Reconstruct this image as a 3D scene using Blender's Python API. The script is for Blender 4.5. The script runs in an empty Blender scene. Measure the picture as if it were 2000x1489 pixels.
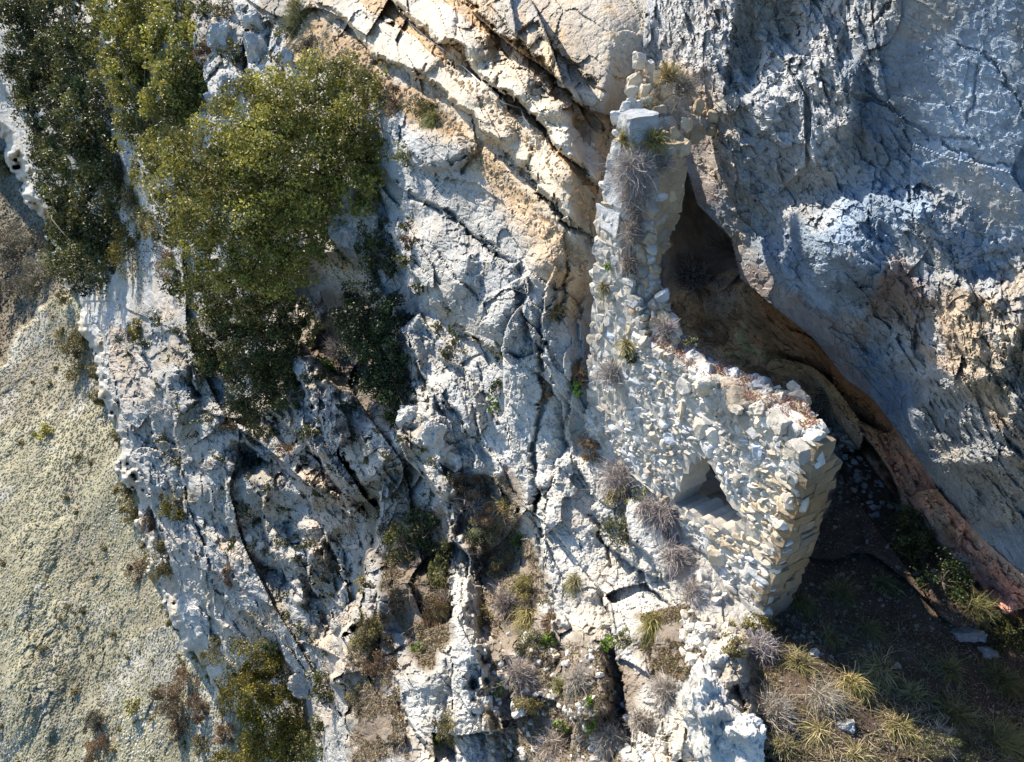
import bpy, math, random
import numpy as np
from mathutils import Vector

# ------------------------------------------------------------------ camera
PITCH = math.radians(35.5)
CP, SP = math.cos(PITCH), math.sin(PITCH)
FPX = 1333.0                                   # focal length in photo pixels (2000 wide)
scn = bpy.context.scene
cam_d = bpy.data.cameras.new('camera'); cam = bpy.data.objects.new('camera', cam_d)
scn.collection.objects.link(cam); scn.camera = cam
cam_d.sensor_fit = 'HORIZONTAL'; cam_d.sensor_width = 36.0; cam_d.lens = 36.0 * FPX / 2000
cam_d.clip_start = 0.1; cam_d.clip_end = 1000
cam.location = (0, 0, 0); cam.rotation_euler = (math.pi / 2 - PITCH, 0, 0)
# ------------------------------------------------------------------ light
SUN_EL = math.radians(37); SUN_AZ = math.radians(-44)     # azimuth clockwise from +Y
sdir = Vector((math.sin(SUN_AZ) * math.cos(SUN_EL), math.cos(SUN_AZ) * math.cos(SUN_EL), math.sin(SUN_EL)))
w = bpy.data.worlds.new('World'); scn.world = w; w.use_nodes = True
wn = w.node_tree.nodes; bg = wn['Background']
sky = wn.new('ShaderNodeTexSky'); sky.sky_type = 'NISHITA'; sky.sun_disc = False
sky.sun_elevation = SUN_EL; sky.sun_rotation = SUN_AZ; sky.altitude = 600
hs = wn.new('ShaderNodeHueSaturation'); hs.inputs['Saturation'].default_value = 1.35; w.node_tree.links.new(sky.outputs[0], hs.inputs['Color']); w.node_tree.links.new(hs.outputs[0], bg.inputs[0]); bg.inputs[1].default_value = 0.135
sun_d = bpy.data.lights.new('sun', 'SUN'); sun = bpy.data.objects.new('sun', sun_d)
scn.collection.objects.link(sun)
sun_d.energy = 4.7; sun_d.angle = math.radians(0.5); sun_d.color = (1.0, 0.90, 0.75)
sun.rotation_euler = sdir.to_track_quat('Z', 'Y').to_euler()
scn.view_settings.view_transform = 'Standard'; scn.view_settings.look = 'None'
scn.view_settings.exposure = 1.08; scn.view_settings.gamma = 1.0
scn.cycles.max_bounces = 8; scn.cycles.diffuse_bounces = 5

# ------------------------------------------------------------------ noise
def h3(ix, iy, iz, seed=0):
    n = (ix.astype(np.int64) * 374761393 + iy.astype(np.int64) * 668265263 + iz.astype(np.int64) * 2147483647 + seed * 974634777) & 0xffffffff
    n = ((n ^ (n >> 13)) * 1274126177) & 0xffffffff
    n = ((n ^ (n >> 16)) * 2246822519) & 0xffffffff
    n = n ^ (n >> 15)
    return n.astype(np.float64) / 4294967295.0
def vn(P, seed=0):                             # smooth value noise, -1..1
    F = np.floor(P); I = F.astype(np.int64); f = P - F; f = f * f * f * (f * (f * 6 - 15) + 10)
    r = 0
    for a in (0, 1):
        wx = f[:, 0] if a else 1 - f[:, 0]
        for b in (0, 1):
            wy = f[:, 1] if b else 1 - f[:, 1]
            for c in (0, 1):
                wz = f[:, 2] if c else 1 - f[:, 2]
                r = r + wx * wy * wz * h3(I[:, 0] + a, I[:, 1] + b, I[:, 2] + c, seed)
    return r * 2 - 1
def fbm(P, octs=4, seed=0, lac=2.07, gain=0.5, foot=None, size=1.0):
    r = np.zeros(len(P)); a = 1.0; s = size; q = P / size
    for o in range(octs):
        v = vn(q, seed + o * 17) * a
        if foot is not None: v = v * np.clip(s / (3.0 * foot) - 0.5, 0, 1)
        r += v; q = q * lac + 11.3; s /= lac; a *= gain
    return r
def worley(P, seed=0, block=False):                         # F1, F2, per-cell random, vector to nearest
    F = np.floor(P).astype(np.int64)
    d1 = np.full(len(P), 9.0); d2 = d1.copy(); rid = np.zeros(len(P)); vec = np.zeros_like(P)
    for a in (-1, 0, 1):
        for b in (-1, 0, 1):
            for c in (-1, 0, 1):
                X = F[:, 0] + a; Y = F[:, 1] + b; Z = F[:, 2] + c
                v = np.stack([X + h3(X, Y, Z, seed), Y + h3(X, Y, Z, seed + 1), Z + h3(X, Y, Z, seed + 2)], 1) - P
                d = ((v ** 4).sum(1)) ** .25 if block else np.sqrt((v * v).sum(1)); m = d < d1
                d2 = np.where(m, d1, np.minimum(d2, d)); 
                rid = np.where(m, h3(X, Y, Z, seed + 3), rid); vec[m] = v[m]
                d1 = np.where(m, d, d1)
    return d1, d2, rid, vec
def facets(P, size, seed, stretch=(1, 1, 1), crack=0.06, groove=0.5, tilt=1.3, foot=None, warp=.22, block=False, stepk=.55):
    """broken rock: tilted flat cells with grooves between, in units of size"""
    q = P / size / np.array(stretch)
    wq = np.stack([vn(q * 1.7 + 5, seed + 40), vn(q * 1.7 + 9, seed + 41), vn(q * 1.7 + 2, seed + 42)], 1)
    q = q + warp * wq
    a, b, rid, vec = worley(q, seed, block)
    r1 = np.mod(rid * 57.31, 1) - .5; r2 = np.mod(rid * 131.7, 1) - .5; r3 = np.mod(rid * 311.9, 1) - .5
    t = (vec[:, 0] * r1 + vec[:, 1] * r2 + vec[:, 2] * r3) * tilt
    v = (rid - 0.5) * stepk + t + groove * np.exp(-(b - a) / crack)
    if foot is not None: v = v * np.clip(size / (4.0 * foot) - 0.4, 0, 1)
    return v * size
def sm(a, b, x):
    t = np.clip((x - a) / (b - a), 0, 1); return t * t * (3 - 2 * t)

# ------------------------------------------------------------------ pixel <-> world
def rays(px, py):
    u = (np.asarray(px, float) - 1000) / FPX; v = (744.5 - np.asarray(py, float)) / FPX
    return np.stack([u, CP + v * SP, -SP + v * CP], -1)
def proj(P):
    P = np.atleast_2d(P); f = P[:, 1] * CP - P[:, 2] * SP; up = P[:, 1] * SP + P[:, 2] * CP
    return 1000 + FPX * P[:, 0] / f, 744.5 - FPX * up / f, f
def tps(pts):
    A = np.array(pts, float); xy = A[:, :2] / 1000; z = np.log(A[:, 2]); n = len(A)
    K = lambda r2: 0.5 * r2 * np.log(r2 + 1e-9)
    r2 = ((xy[:, None] - xy[None]) ** 2).sum(-1)
    M = np.zeros((n + 3, n + 3)); M[:n, :n] = K(r2) + np.eye(n) * 2e-3
    M[:n, n] = 1; M[:n, n + 1:] = xy; M[n, :n] = 1; M[n + 1:, :n] = xy.T
    c = np.linalg.solve(M, np.concatenate([z, [0, 0, 0]]))
    def f(x, y):
        x = x / 1000; y = y / 1000; r = c[n] + c[n + 1] * x + c[n + 2] * y
        for i in range(n): r = r + c[i] * K((x - xy[i, 0]) ** 2 + (y - xy[i, 1]) ** 2)
        return np.exp(r)
    return f
def pline(X, Y, pts):
    """distance, side (+1 = right of travel), fraction along, for a polyline"""
    p = np.array(pts, float); best = np.full(X.shape, 1e9); side = np.ones(X.shape); fr = np.zeros(X.shape)
    L = np.concatenate([[0], np.cumsum(np.hypot(*np.diff(p, axis=0).T))])
    for i in range(len(p) - 1):
        d = p[i + 1] - p[i]; l2 = d @ d
        t = np.clip(((X - p[i, 0]) * d[0] + (Y - p[i, 1]) * d[1]) / l2, 0, 1)
        qx = X - p[i, 0] - t * d[0]; qy = Y - p[i, 1] - t * d[1]; ds = np.hypot(qx, qy)
        m = ds < best - 1e-6
        cr = d[0] * (Y - p[i, 1]) - d[1] * (X - p[i, 0])
        best = np.where(m, ds, best); side = np.where(m, np.sign(cr), side); fr = np.where(m, (L[i] + t * math.sqrt(l2)) / L[-1], fr)
    return best, side, fr
def inpoly(X, Y, pts):
    p = np.array(pts, float); r = np.zeros(X.shape, bool); j = len(p) - 1
    for i in range(len(p)):
        c = ((p[i, 1] > Y) != (p[j, 1] > Y)) & (X < (p[j, 0] - p[i, 0]) * (Y - p[i, 1]) / (p[j, 1] - p[i, 1] + 1e-12) + p[i, 0])
        r ^= c; j = i
    return r
def soft(X, Y, pts, wd=25, wob=None):
    """soft polygon mask 0..1"""
    d, _, _ = pline(X, Y, list(pts) + [pts[0]]); s = np.where(inpoly(X, Y, pts), d, -d)
    if wob is not None: s = s + wob
    return sm(-wd, wd, s)

# ------------------------------------------------------------------ base forms of the cliff
HILL_EDGE = [(-700, -500), (-260, -80), (-120, 110), (0, 285), (80, 430), (140, 560), (185, 700), (235, 900), (262, 1010), (300, 1120), (352, 1230), (420, 1335), (450, 1400), (560, 1500), (640, 1600), (760, 1900)]
RIB = [(745, 960), (722, 1060), (690, 1160), (668, 1260), (690, 1380), (672, 1450), (640, 1620)]
LIP = [(1345, 235), (1338, 320), (1362, 400), (1428, 465), (1447, 545), (1530, 615), (1590, 662), (1650, 740), (1705, 780), (1770, 865), (1830, 950), (1905, 1040), (1985, 1110), (2160, 1250), (2720, 1640)]
JUNC = [(1290, 560), (1330, 600), (1370, 650), (1480, 720), (1570, 745), (1680, 880), (1760, 985), (1850, 1070), (1930, 1160), (2000, 1240), (2160, 1380), (2720, 1840)]
HILLP = [(0, 290, 118), (0, 560, 98), (0, 800, 82), (0, 1100, 68), (0, 1489, 57), (100, 430, 100), (200, 1100, 60), (200, 1489, 51), (100, 700, 84),
         (140, 560, 84), (235, 900, 63), (300, 1120, 55), (420, 1340, 47), (560, 1500, 41), (300, 1489, 48), (-300, 1000, 84), (-300, 1600, 66), (-300, 0, 190), (0, 0, 170), (600, 1700, 37)]
SHARED = [(620, 40, 23.5), (700, 90, 20.8), (560, 200, 24), (450, 170, 27), (380, 50, 30), (300, 50, 33), (200, 100, 38), (0, 40, 60), (250, 300, 37), (100, 260, 52),
          (60, 330, 60), (0, 240, 70), (150, 480, 54), (300, 500, 36.5), (350, 620, 33), (180, 620, 47), (260, 760, 38), (420, 780, 30), (550, 640, 26), (640, 450, 22.5), (520, 400, 25),
          (600, 800, 24), (500, 900, 28.5), (360, 900, 34.5), (660, 880, 22), (0, -200, 70), (400, -250, 36)]
FRONT = [(500, -100, 30), (700, -150, 26), (850, 0, 17.6), (1000, 0, 14.5), (1000, 80, 14), (1120, 20, 12.2), (900, 150, 15.8), (800, 230, 16.8), (1100, 250, 12.6), (1040, 330, 13), (1160, 340, 11.4),
         (1190, 200, 11.2), (1140, 500, 11.9), (1130, 700, 12.5), (1128, 870, 13.0), (1000, 450, 13.6), (900, 400, 15.2), (800, 400, 17.2), (720, 380, 19.5), (1000, 600, 13.9), (900, 640, 15.6),
         (800, 620, 18.3), (700, 620, 21.5), (1000, 800, 14.2), (900, 780, 16), (800, 800, 18.6), (940, 950, 15.4), (1000, 1000, 13.9), (850, 950, 17.2), (760, 950, 18.8),
         (760, 1100, 17), (720, 1300, 16), (700, 1489, 15), (850, 1100, 16.0), (900, 1300, 13.6), (900, 1489, 12.6), (1000, 1200, 12.9), (1000, 1489, 11.6), (1080, 1000, 12.9), (1200, 1080, 11.6),
         (1200, 1300, 10.6), (1200, 1489, 9.8), (1400, 1300, 9.25), (1400, 1489, 8.5), (1600, 1489, 8.05), (1600, 1300, 9.1), (1330, 1010, 10.95), (1250, 940, 11.7), (1400, 1110, 10.4), (1470, 1215, 9.9),
         (1450, 900, 12.8), (1300, 640, 15), (1400, 560, 14.9), (1390, 400, 15.6), (1350, 480, 15.2), (1340, 340, 15.5), (1560, 745, 14.6), (1600, 850, 13.3), (1500, 800, 13.6), (1700, 950, 12.2), (1700, 1100, 10.9), (1850, 1070, 10.9),
         (2000, 1230, 9.7), (1800, 1300, 9.2), (2000, 1489, 8.2), (1700, 1600, 7.6), (1100, 1650, 9.8), (700, 1650, 14), (2200, 1400, 8.6)]
BACK = [(640, 1000, 25), (610, 1100, 25.5), (650, 1200, 23.5), (560, 1200, 27), (500, 1300, 33), (610, 1380, 27.5), (640, 1489, 25), (400, 1100, 33), (300, 1000, 39.5), (350, 1150, 39), (255, 960, 41), (185, 700, 47), (430, 1340, 39),
        (480, 1420, 38), (560, 1489, 34), (700, 1000, 23), (600, 1620, 30), (235, 880, 43), (140, 560, 52), (450, 1000, 31.5), (540, 1050, 28), (740, 900, 20), (430, 1620, 42), (300, 1250, 42)]
fF = tps(SHARED + FRONT); fB = tps(SHARED + BACK); fH = tps(HILLP)
NW = np.array([-0.82, -0.49, -0.23]); NW /= np.linalg.norm(NW); DW = NW @ np.array([5.1, 8.6, -6.1])
def base_depth(X, Y):
    D = rays(X, Y)
    s = fF(X, Y)
    nb = np.stack([X / 60, Y / 60, X * 0], 1); wbx = 22 * vn(nb, 801) + 12 * vn(nb * 2.3, 802) + 6 * vn(nb * 5, 803); wby = 14 * vn(nb, 804) + 8 * vn(nb * 2.3, 805)
    d, sd, fr = pline(X + wbx, Y + wby, RIB)
    left = ((sd > 0) & (Y > 940))
    wB = np.where(left, sm(0, 14, d), 0) * sm(930, 1000, Y)
    wB = np.maximum(wB, sm(760, 640, X) * sm(960, 900, Y) * 0)
    s = s * (1 - wB) + fB(X, Y) * wB
    # overhanging wall
    sw = DW / (D @ NW); sw = np.where((sw > 0) & (sw < 30), sw, 30)
    dl, sl, _ = pline(X, Y, LIP)
    topw = sm(1180, 1330, X + (Y - 100) * 0.1) * sm(330, 230, Y)
    inW = inpoly(X, Y, LIP + [(2900, 1640), (2900, -600), (1345, -600)])
    bulge = 0.55 * np.exp(-((X - 1420) / 260.) ** 2 - ((Y - 560) / 260.) ** 2)
    sw = sw + (1.15 * sm(1520, 1200, X) * sm(440, 150, Y) + .5 * sm(1720, 1500, X + (Y - 200) * .2) * sm(1440, 1560, X) * sm(560, 300, Y) + 0 * X - 1.1 * sm(1690, 2060, X - (Y - 700) * .3) * sm(430, 800, Y)) * (X > 1150)
    sw2 = sw
    # tan band between lip and floor junction
    band = inpoly(X, Y, LIP + JUNC[::-1])
    band &= ~inW; 
    dj, _, _ = pline(X, Y, JUNC)
    t = dl / (dl + dj + 1e-6)
    sb = (sw + 0.45) * (1 - t) + s * t
    bw_ = sm(455, 640, Y + (X - 1440) * .25) * (X > 1290); out = np.where(band, s + (np.minimum(np.maximum(sb, sw + 0.25), s + 2) - s) * bw_, s)
    out = np.where(inW, sw2, out)
    out = out * (1 - topw) + np.where(inW, out, sw) * topw
    return out, inW | (topw > 0.5), band & (X > 1290) & (Y > 545 + 22 * np.sin(X / 23.) + (1440 - X) * .25) & ~inW

# scarps: (curve, recess in metres, decay in photo pixels). Recess lies right of travel (below / left)
SC = [
 ([(912, -10), (937, 24), (965, 56), (1017, 80), (1056, 112), (1087, 164), (1119, 189), (1157, 217), (1196, 238)], .35, 30),
 ([(1060, 150), (1080, 100), (1130, 130), (1190, 190)], .35, 14),
 ([(960, -10), (990, 30), (1012, 70), (1040, 40), (1075, 90)], .3, 20),
 ([(770, 240), (800, 300), (860, 350), (905, 350)], .4, 14), ([(905, 345), (912, 300)], .3, 12),
 ([(745, 350), (800, 370), (850, 392), (900, 432), (960, 470), (1010, 515)], .3, 14),
 ([(725, 400), (760, 470), (795, 530), (850, 600), (905, 650), (985, 700), (1000, 720)], .75, 40),
 ([(1012, 500), (1022, 560), (1025, 620), (1060, 680), (1020, 705), (975, 690)], .45, 26),
 ([(1075, 520), (1060, 600), (1062, 690), (1080, 760), (1110, 880), (1070, 960), (1060, 1080)], .4, 26),
 ([(1145, 560), (1135, 650), (1118, 740), (1105, 830), (1120, 900)], .35, 16),
 ([(800, 600), (850, 680), (905, 735), (925, 800), (950, 880), (985, 960), (1040, 1020), (1055, 1160)], .7, 34),
 ([(830, 750), (880, 800), (915, 860), (930, 930)], .5, 30),
 ([(740, 560), (790, 660), (830, 740), (850, 800)], .9, 40),
 ([(690, 560), (720, 690), (760, 800), (830, 880)], .6, 30),
 ([(600, 600), (640, 650), (700, 720), (760, 770)], .8, 30),
 ([(880, 960), (885, 1080), (880, 1200), (885, 1330), (880, 1440), (900, 1520)], 1.1, 50),
 ([(1050, 990), (1065, 1080), (1075, 1180), (1100, 1300), (1120, 1420), (1120, 1500)], .9, 40),
 ([(1180, 1150), (1195, 1250), (1215, 1320), (1230, 1480)], .5, 24),
 ([(1120, 900), (1150, 960), (1190, 1060), (1260, 1130), (1320, 1200)], .5, 30),
 ([(1190, 1000), (1240, 1060), (1290, 1120), (1330, 1190)], .3, 30),
 ([(735, 1080), (742, 1180), (750, 1290), (800, 1400), (860, 1500)], .5, 26),
 ([(1000, 1280), (1005, 1380), (1020, 1500)], .5, 22),
 ([(930, 1280), (945, 1400), (960, 1500)], .4, 20),
 ([(1360, 1300), (1352, 1400), (1370, 1500)], .4, 22), ([(1270, 1230), (1290, 1330), (1300, 1420), (1320, 1500)], .35, 20),
 ([(1440, 1320), (1460, 1420), (1530, 1500)], .35, 18),
 # lower, farther face
 ([(560, 700), (600, 790), (660, 860), (700, 960)], 1.6, 60), ([(542, 780), (600, 860), (640, 930), (690, 1010)], 1.3, 50), ([(602, 805), (650, 870), (700, 930), (730, 1000)], 1.0, 40),
 ([(380, 690), (440, 760), (500, 800), (560, 830), (600, 880)], 1.8, 50), ([(385, 800), (448, 822), (525, 803), (560, 830)], 1.2, 26), ([(448, 858), (490, 880), (525, 906), (581, 941), (620, 1000)], 1.4, 34),
 ([(315, 600), (325, 700), (335, 800), (352, 930), (375, 1010), (388, 1040), (420, 1120), (455, 1185), (500, 1250), (560, 1330)], 1.9, 70),
 ([(440, 900), (448, 1000), (452, 1100), (470, 1180), (510, 1240), (560, 1290), (620, 1350), (680, 1420)], .9, 45),
 ([(225, 560), (255, 680), (290, 800), (320, 900), (345, 1000), (380, 1100), (410, 1190), (450, 1290)], 1.8, 50),
 ([(185, 600), (215, 720), (245, 830), (280, 940), (310, 1040), (340, 1120)], 2.0, 40), ([(560, 1000), (590, 1060), (610, 1130), (640, 1180), (665, 1250)], 2.0, 60), ([(500, 930), (520, 1020), (545, 1100), (590, 1180)], 1.4, 45),
 ([(390, 900), (420, 980), (470, 1060)], 1.2, 36), ([(470, 690), (520, 740), (560, 770)], 1.0, 30), ([(630, 1020), (650, 1080), (690, 1140)], 1.2, 30), ([(260, 640), (290, 720), (310, 780)], 1.4, 26), ([(350, 640), (372, 720), (400, 780)], 1.4, 30),
 ([(225, 430), (290, 420), (340, 480)], 1.2, 30),
 ([(370, 0), (385, 120), (430, 230)], 2.0, 30), ([(480, 0), (482, 80), (485, 150)], 1.0, 14), ([(530, 30), (528, 120)], 1.0, 16),
 ([(0, 150), (60, 260), (110, 380), (150, 500)], 3, 40),
]
T1 = [(560, 40), (620, 72), (700, 145), (780, 225), (850, 262), (912, 302), (965, 318), (1017, 352), (1052, 384), (1101, 432), (1156, 492)]
R1B = [(640, 10), (685, 56), (737, 115), (790, 136), (832, 154), (881, 196), (923, 224), (947, 266), (986, 301), (1028, 332), (1052, 367), (1091, 406), (1156, 465)]
R1T = [(690, -15), (720, 14), (790, 63), (846, 95), (874, 119), (916, 140), (951, 168), (986, 214), (1035, 245), (1063, 270), (1088, 301), (1119, 340), (1160, 392)]
R2B = [(750, -20), (772, 7), (811, 45), (860, 80), (902, 101), (912, 122), (940, 154), (965, 175), (1021, 210), (1052, 238), (1073, 266), (1098, 294), (1124, 320), (1166, 366)]
R2T = [(840, -20), (862, 0), (905, 35), (947, 66), (986, 105), (1028, 126), (1056, 154), (1087, 196), (1115, 235), (1140, 262), (1185, 312)]
R3B = [(905, -20), (912, 0), (937, 24), (965, 56), (1017, 80), (1056, 112), (1087, 164), (1119, 189), (1157, 217), (1200, 240)]
CR = [  # cracks: curve, depth, half-width px
 ([(772, 375), (850, 400), (905, 440), (960, 480), (1005, 520)], .35, 4), ([(840, 470), (890, 540), (950, 600)], .2, 3), ([(1020, 560), (960, 590), (930, 640)], .15, 3),
 ([(1105, 500), (1103, 580), (1090, 640)], .25, 4), ([(1065, 555), (1100, 560), (1130, 540)], .12, 3), ([(1060, 640), (1060, 760), (1045, 850), (1040, 960)], .35, 5),
 ([(890, 870), (905, 960), (895, 1060), (905, 1200)], .2, 4), ([(935, 700), (960, 790), (1000, 880)], .15, 3), ([(1055, 950), (1052, 1000)], .6, 6),
 ([(1150, 1000), (1190, 1060), (1200, 1120)], .2, 4), ([(700, 20), (760, 40), (790, 60)], .2, 4), ([(905, 20), (890, 80)], .2, 4), ([(985, 130), (960, 180)], .25, 4),
 ([(1040, 290), (1035, 340)], .2, 4), ([(840, 120), (800, 160)], .2, 4), ([(700, 300), (760, 420)], .3, 5), ([(780, 420), (800, 470), (790, 520)], .2, 4),
 ([(480, 60), (485, 200)], .6, 4), ([(420, 60), (440, 130), (400, 160)], .5, 4), ([(480, 45), (520, 48)], .5, 3), ([(485, 120), (530, 118)], .4, 3), ([(400, 20), (410, 100)], .5, 4),
 # fractures in the big overhanging wall
 ([(1640, 160), (1700, 180), (1790, 250), (1870, 300), (2010, 330)], .05, 3), ([(1855, 80), (1930, 100), (2010, 240)], .04, 2.5), ([(1550, 110), (1640, 180), (1720, 200)], .08, 4), ([(1730, 200), (1770, 225)], .06, 4),
 ([(1925, 120), (1890, 250)], .03, 2.5), ([(1690, 60), (1745, 0)], .08, 4), ([(1820, 270), (1910, 275), (1925, 300)], .04, 3), ([(1690, 360), (1900, 500), (2010, 490)], .03, 2.5),
 ([(1690, 420), (1730, 470), (1760, 460)], .05, 3), ([(1860, 400), (1780, 480)], .03, 2), ([(1540, 560), (1640, 640), (1740, 720)], .06, 4), ([(1700, 640), (1760, 760)], .04, 3),
 ([(1640, 780), (1600, 740)], .2, 4), ([(1320, 90), (1330, 180)], .05, 5), ([(1395, 10), (1410, 120), (1440, 200)], .08, 8), ([(1570, 20), (1545, 80), (1560, 120)], .15, 12)]
# round bulges: x, y, rx, ry, push (metres towards the viewer)
BU = [(690, 450, 42, 55, .8), (780, 475, 30, 40, .3), (860, 520, 60, 70, .5), (945, 560, 60, 70, .35), (990, 620, 30, 40, .3), (1050, 560, 30, 60, .25), (1075, 250, 50, 40, .3), (990, 170, 60, 40, .4), (900, 70, 50, 45, .4),
      (820, 110, 40, 30, .3), (960, 250, 40, 30, .3), (1040, 230, 25, 30, .1), (1110, 200, 50, 35, .3), (1130, 310, 50, 50, .3), (850, 290, 60, 35, .45), (800, 820, 60, 50, .5), (770, 700, 40, 50, .3), (880, 800, 50, 60, .35), (1000, 640, 60, 50, .2),
      (700, 900, 50, 40, .5), (620, 850, 50, 40, .9), (560, 960, 60, 40, 1.0), (640, 1010, 45, 40, .8), (600, 1100, 35, 35, .8), (580, 1160, 25, 25, .7), (560, 1060, 70, 40, .8), (430, 860, 50, 50, 1.2), (340, 760, 40, 60, 1.2), (450, 960, 60, 50, 1.0),
      (1140, 1330, 40, 90, .5), (1400, 1410, 60, 80, .3), (1440, 1290, 30, 40, .2), (915, 1200, 25, 120, .35), (840, 860, 40, 30, .3), (870, 920, 30, 40, .3), (755, 880, 40, 45, .4), (740, 1180, 30, 60, .2), (800, 1240, 60, 60, -.5), (960, 1050, 60, 90, -.5), (980, 1150, 60, 100, -.5),
      (800, 1060, 60, 60, -.6), (690, 680, 60, 60, -.8), (650, 560, 70, 50, -1.0), (1480, 560, 60, 80, .2), (1420, 400, 40, 90, .15), (1600, 560, 110, 130, .35), (1570, 200, 90, 120, .3), (1740, 480, 140, 90, .35), (1870, 650, 130, 90, .4), 
      (1880, 830, 120, 90, .35), (1500, 60, 50, 100, -.3), (1400, 130, 60, 80, .2), (1930, 950, 90, 60, .15), (1450, 120, 25, 60, -.3), (1720, 620, 80, 60, -.2)]
STEP = 2.2
gx = np.concatenate([np.arange(-500, -61, 13.), np.arange(-60, 2075, STEP), np.arange(2080, 2620, 13.)]); gy = np.concatenate([np.arange(-420, -61, 13.), np.arange(-60, 1560, STEP), np.arange(1565, 1800, 13.)])
GX, GY = np.meshgrid(gx, gy); NX, NY = len(gx), len(gy)
X = GX.ravel(); Y = GY.ravel()
S0, inW, inB = base_depth(X, Y)
S0g = S0.reshape(NY, NX)
# soften the coarse form a little (not across the lip)
D = rays(X, Y); P0 = D * S0[:, None]
foot = S0 / FPX * STEP
Pg = P0.reshape(NY, NX, 3)
nrm = np.cross(np.gradient(Pg, axis=1), np.gradient(Pg, axis=0)).reshape(-1, 3)
nrm /= np.linalg.norm(nrm, axis=1)[:, None] + 1e-9
Dn = D / np.linalg.norm(D, axis=1)[:, None]
cosv = np.clip(np.abs((nrm * Dn).sum(1)), 0.38, 1)
wobx = fbm(P0, 3, 71, size=1.6, foot=foot); 
# warp pixel positions of the hand-placed features so that lines run naturally
nP = np.stack([X / 38, Y / 38, X * 0], 1)
# angular wandering: straight pieces with small jogs
bw = worley(nP * 1.5, 950, True)[2]; bw2 = worley(nP * 3.4, 955, True)[2]
wx = 8 * vn(nP * .8, 5) + 9 * (bw - .5) + 5 * (bw2 - .5); wy = 8 * vn(nP * .8, 7) + 9 * (np.mod(bw * 37.7, 1) - .5) + 5 * (np.mod(bw2 * 37.7, 1) - .5)
XW = X + wx; YW = Y + wy
off = np.zeros(len(X)); M_blk0 = soft(X, Y, [(230, 600), (560, 600), (760, 820), (890, 960), (880, 1000), (690, 1100), (660, 1300), (600, 1440), (430, 1300), (300, 1000)], 60)
for c, a, dec in SC:
    b = np.array(c); m = (X > b[:, 0].min() - 4 * dec - 20) & (X < b[:, 0].max() + 4 * dec + 20) & (Y > b[:, 1].min() - 4 * dec - 20) & (Y < b[:, 1].max() + 4 * dec + 20)
    d, sd, fr = pline(XW[m], YW[m], c); ends = sm(0, .1, fr) * sm(1, .9, fr)
    sgn = d * sd
    a = a * .8
    off[m] += a * ends * np.where(sgn > -2, sm(-2, 3, sgn) * np.exp(-np.maximum(sgn, 0) / dec), 0) - a * .3 * ends * np.where(sgn < 2, sm(2, -4, sgn) * np.exp(-np.maximum(-sgn, 0) / dec), 0)
def strip(ca, cb):
    m = inpoly(XW, YW, list(ca) + list(cb)[::-1]); da, _, _ = pline(XW, YW, ca); db, _, _ = pline(XW, YW, cb); return m, da / (da + db + 1e-6)
for ca, cb, am in ((R1B, R1T, .85), (R2B, R2T, 1.2)):          # rock beds: undercut at the foot, rounding back at the top
    m, t = strip(ca, cb); off -= np.where(m, am * np.minimum(1, t * 7) ** .6 * (1 - .75 * t ** 2.2), 0)
for ca, cb, am in ((T1, R1B, .5), (R1T, R2B, .55), (R2T, R3B, .5)):  # treads falling back to the foot of the next bed
    m, t = strip(ca, cb); off += np.where(m, am * t ** 1.3, 0)
M_bed = np.maximum(strip(R1B, R1T)[0], strip(R2B, R2T)[0]).astype(float); M_tread = np.maximum(strip(R1T, R2B)[0], strip(R2T, R3B)[0]).astype(float)
for c, a, hw in CR:
    b = np.array(c); m = (X > b[:, 0].min() - 40) & (X < b[:, 0].max() + 40) & (Y > b[:, 1].min() - 40) & (Y < b[:, 1].max() + 40)
    d, sd, fr = pline(XW[m], YW[m], c)
    off[m] += a * sm(0, .15, fr) * sm(1, .85, fr) * np.exp(-(d / hw) ** 2)
for bx, by, rx, ry, a in BU:
    q = ((XW - bx) / rx) ** 2 + ((YW - by) / ry) ** 2
    off -= a * 1.45 * np.where(q < 2.2, sm(2.2, 0.3, q), 0)
# region masks
wob = 14 * vn(nP * .8, 31) + 8 * vn(nP * 3, 32)
M_floor = soft(X, Y, [(1500, 1225), (1640, 900), (1560, 745), (1680, 880), (1760, 985), (1850, 1070), (2000, 1240), (2100, 1340), (2100, 1600), (1560, 1600), (1470, 1340)], 14, wob)
M_floor = np.maximum(M_floor, soft(X, Y, [(1340, 350), (1440, 480), (1440, 540), (1330, 640), (1270, 600)], 14, wob))
M_path = soft(X, Y, [(600, 20), (700, 80), (790, 165), (860, 215), (930, 290), (1000, 350), (1080, 430), (1150, 500), (1150, 560), (1090, 470), (1010, 400), (920, 300), (850, 250), (780, 225), (700, 150), (560, 120), (560, 20)], 12, wob)
M_soil = soft(X, Y, [(770, 1010), (860, 1000), (875, 1250), (840, 1330), (790, 1240), (740, 1150)], 14, wob)
for pg in ([(880, 930), (990, 930), (1050, 1090), (1090, 1240), (1060, 1290), (960, 1270), (930, 1130)], [(960, 1290), (1130, 1250), (1250, 1330), (1210, 1500), (990, 1500), (930, 1380)], [(1250, 1200), (1340, 1180), (1420, 1240), (1330, 1330), (1260, 1300)],
           [(1190, 330), (1260, 330), (1230, 600), (1190, 560)], [(1450, 1240), (1560, 1300), (1580, 1490), (1450, 1500)], [(690, 1250), (760, 1300), (800, 1480), (700, 1500)], [(620, 560), (760, 600), (830, 830), (700, 830), (600, 700)]):
    M_soil = np.maximum(M_soil, soft(X, Y, pg, 22, wob * 1.8) * .95)
W = inW.astype(float)
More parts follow.
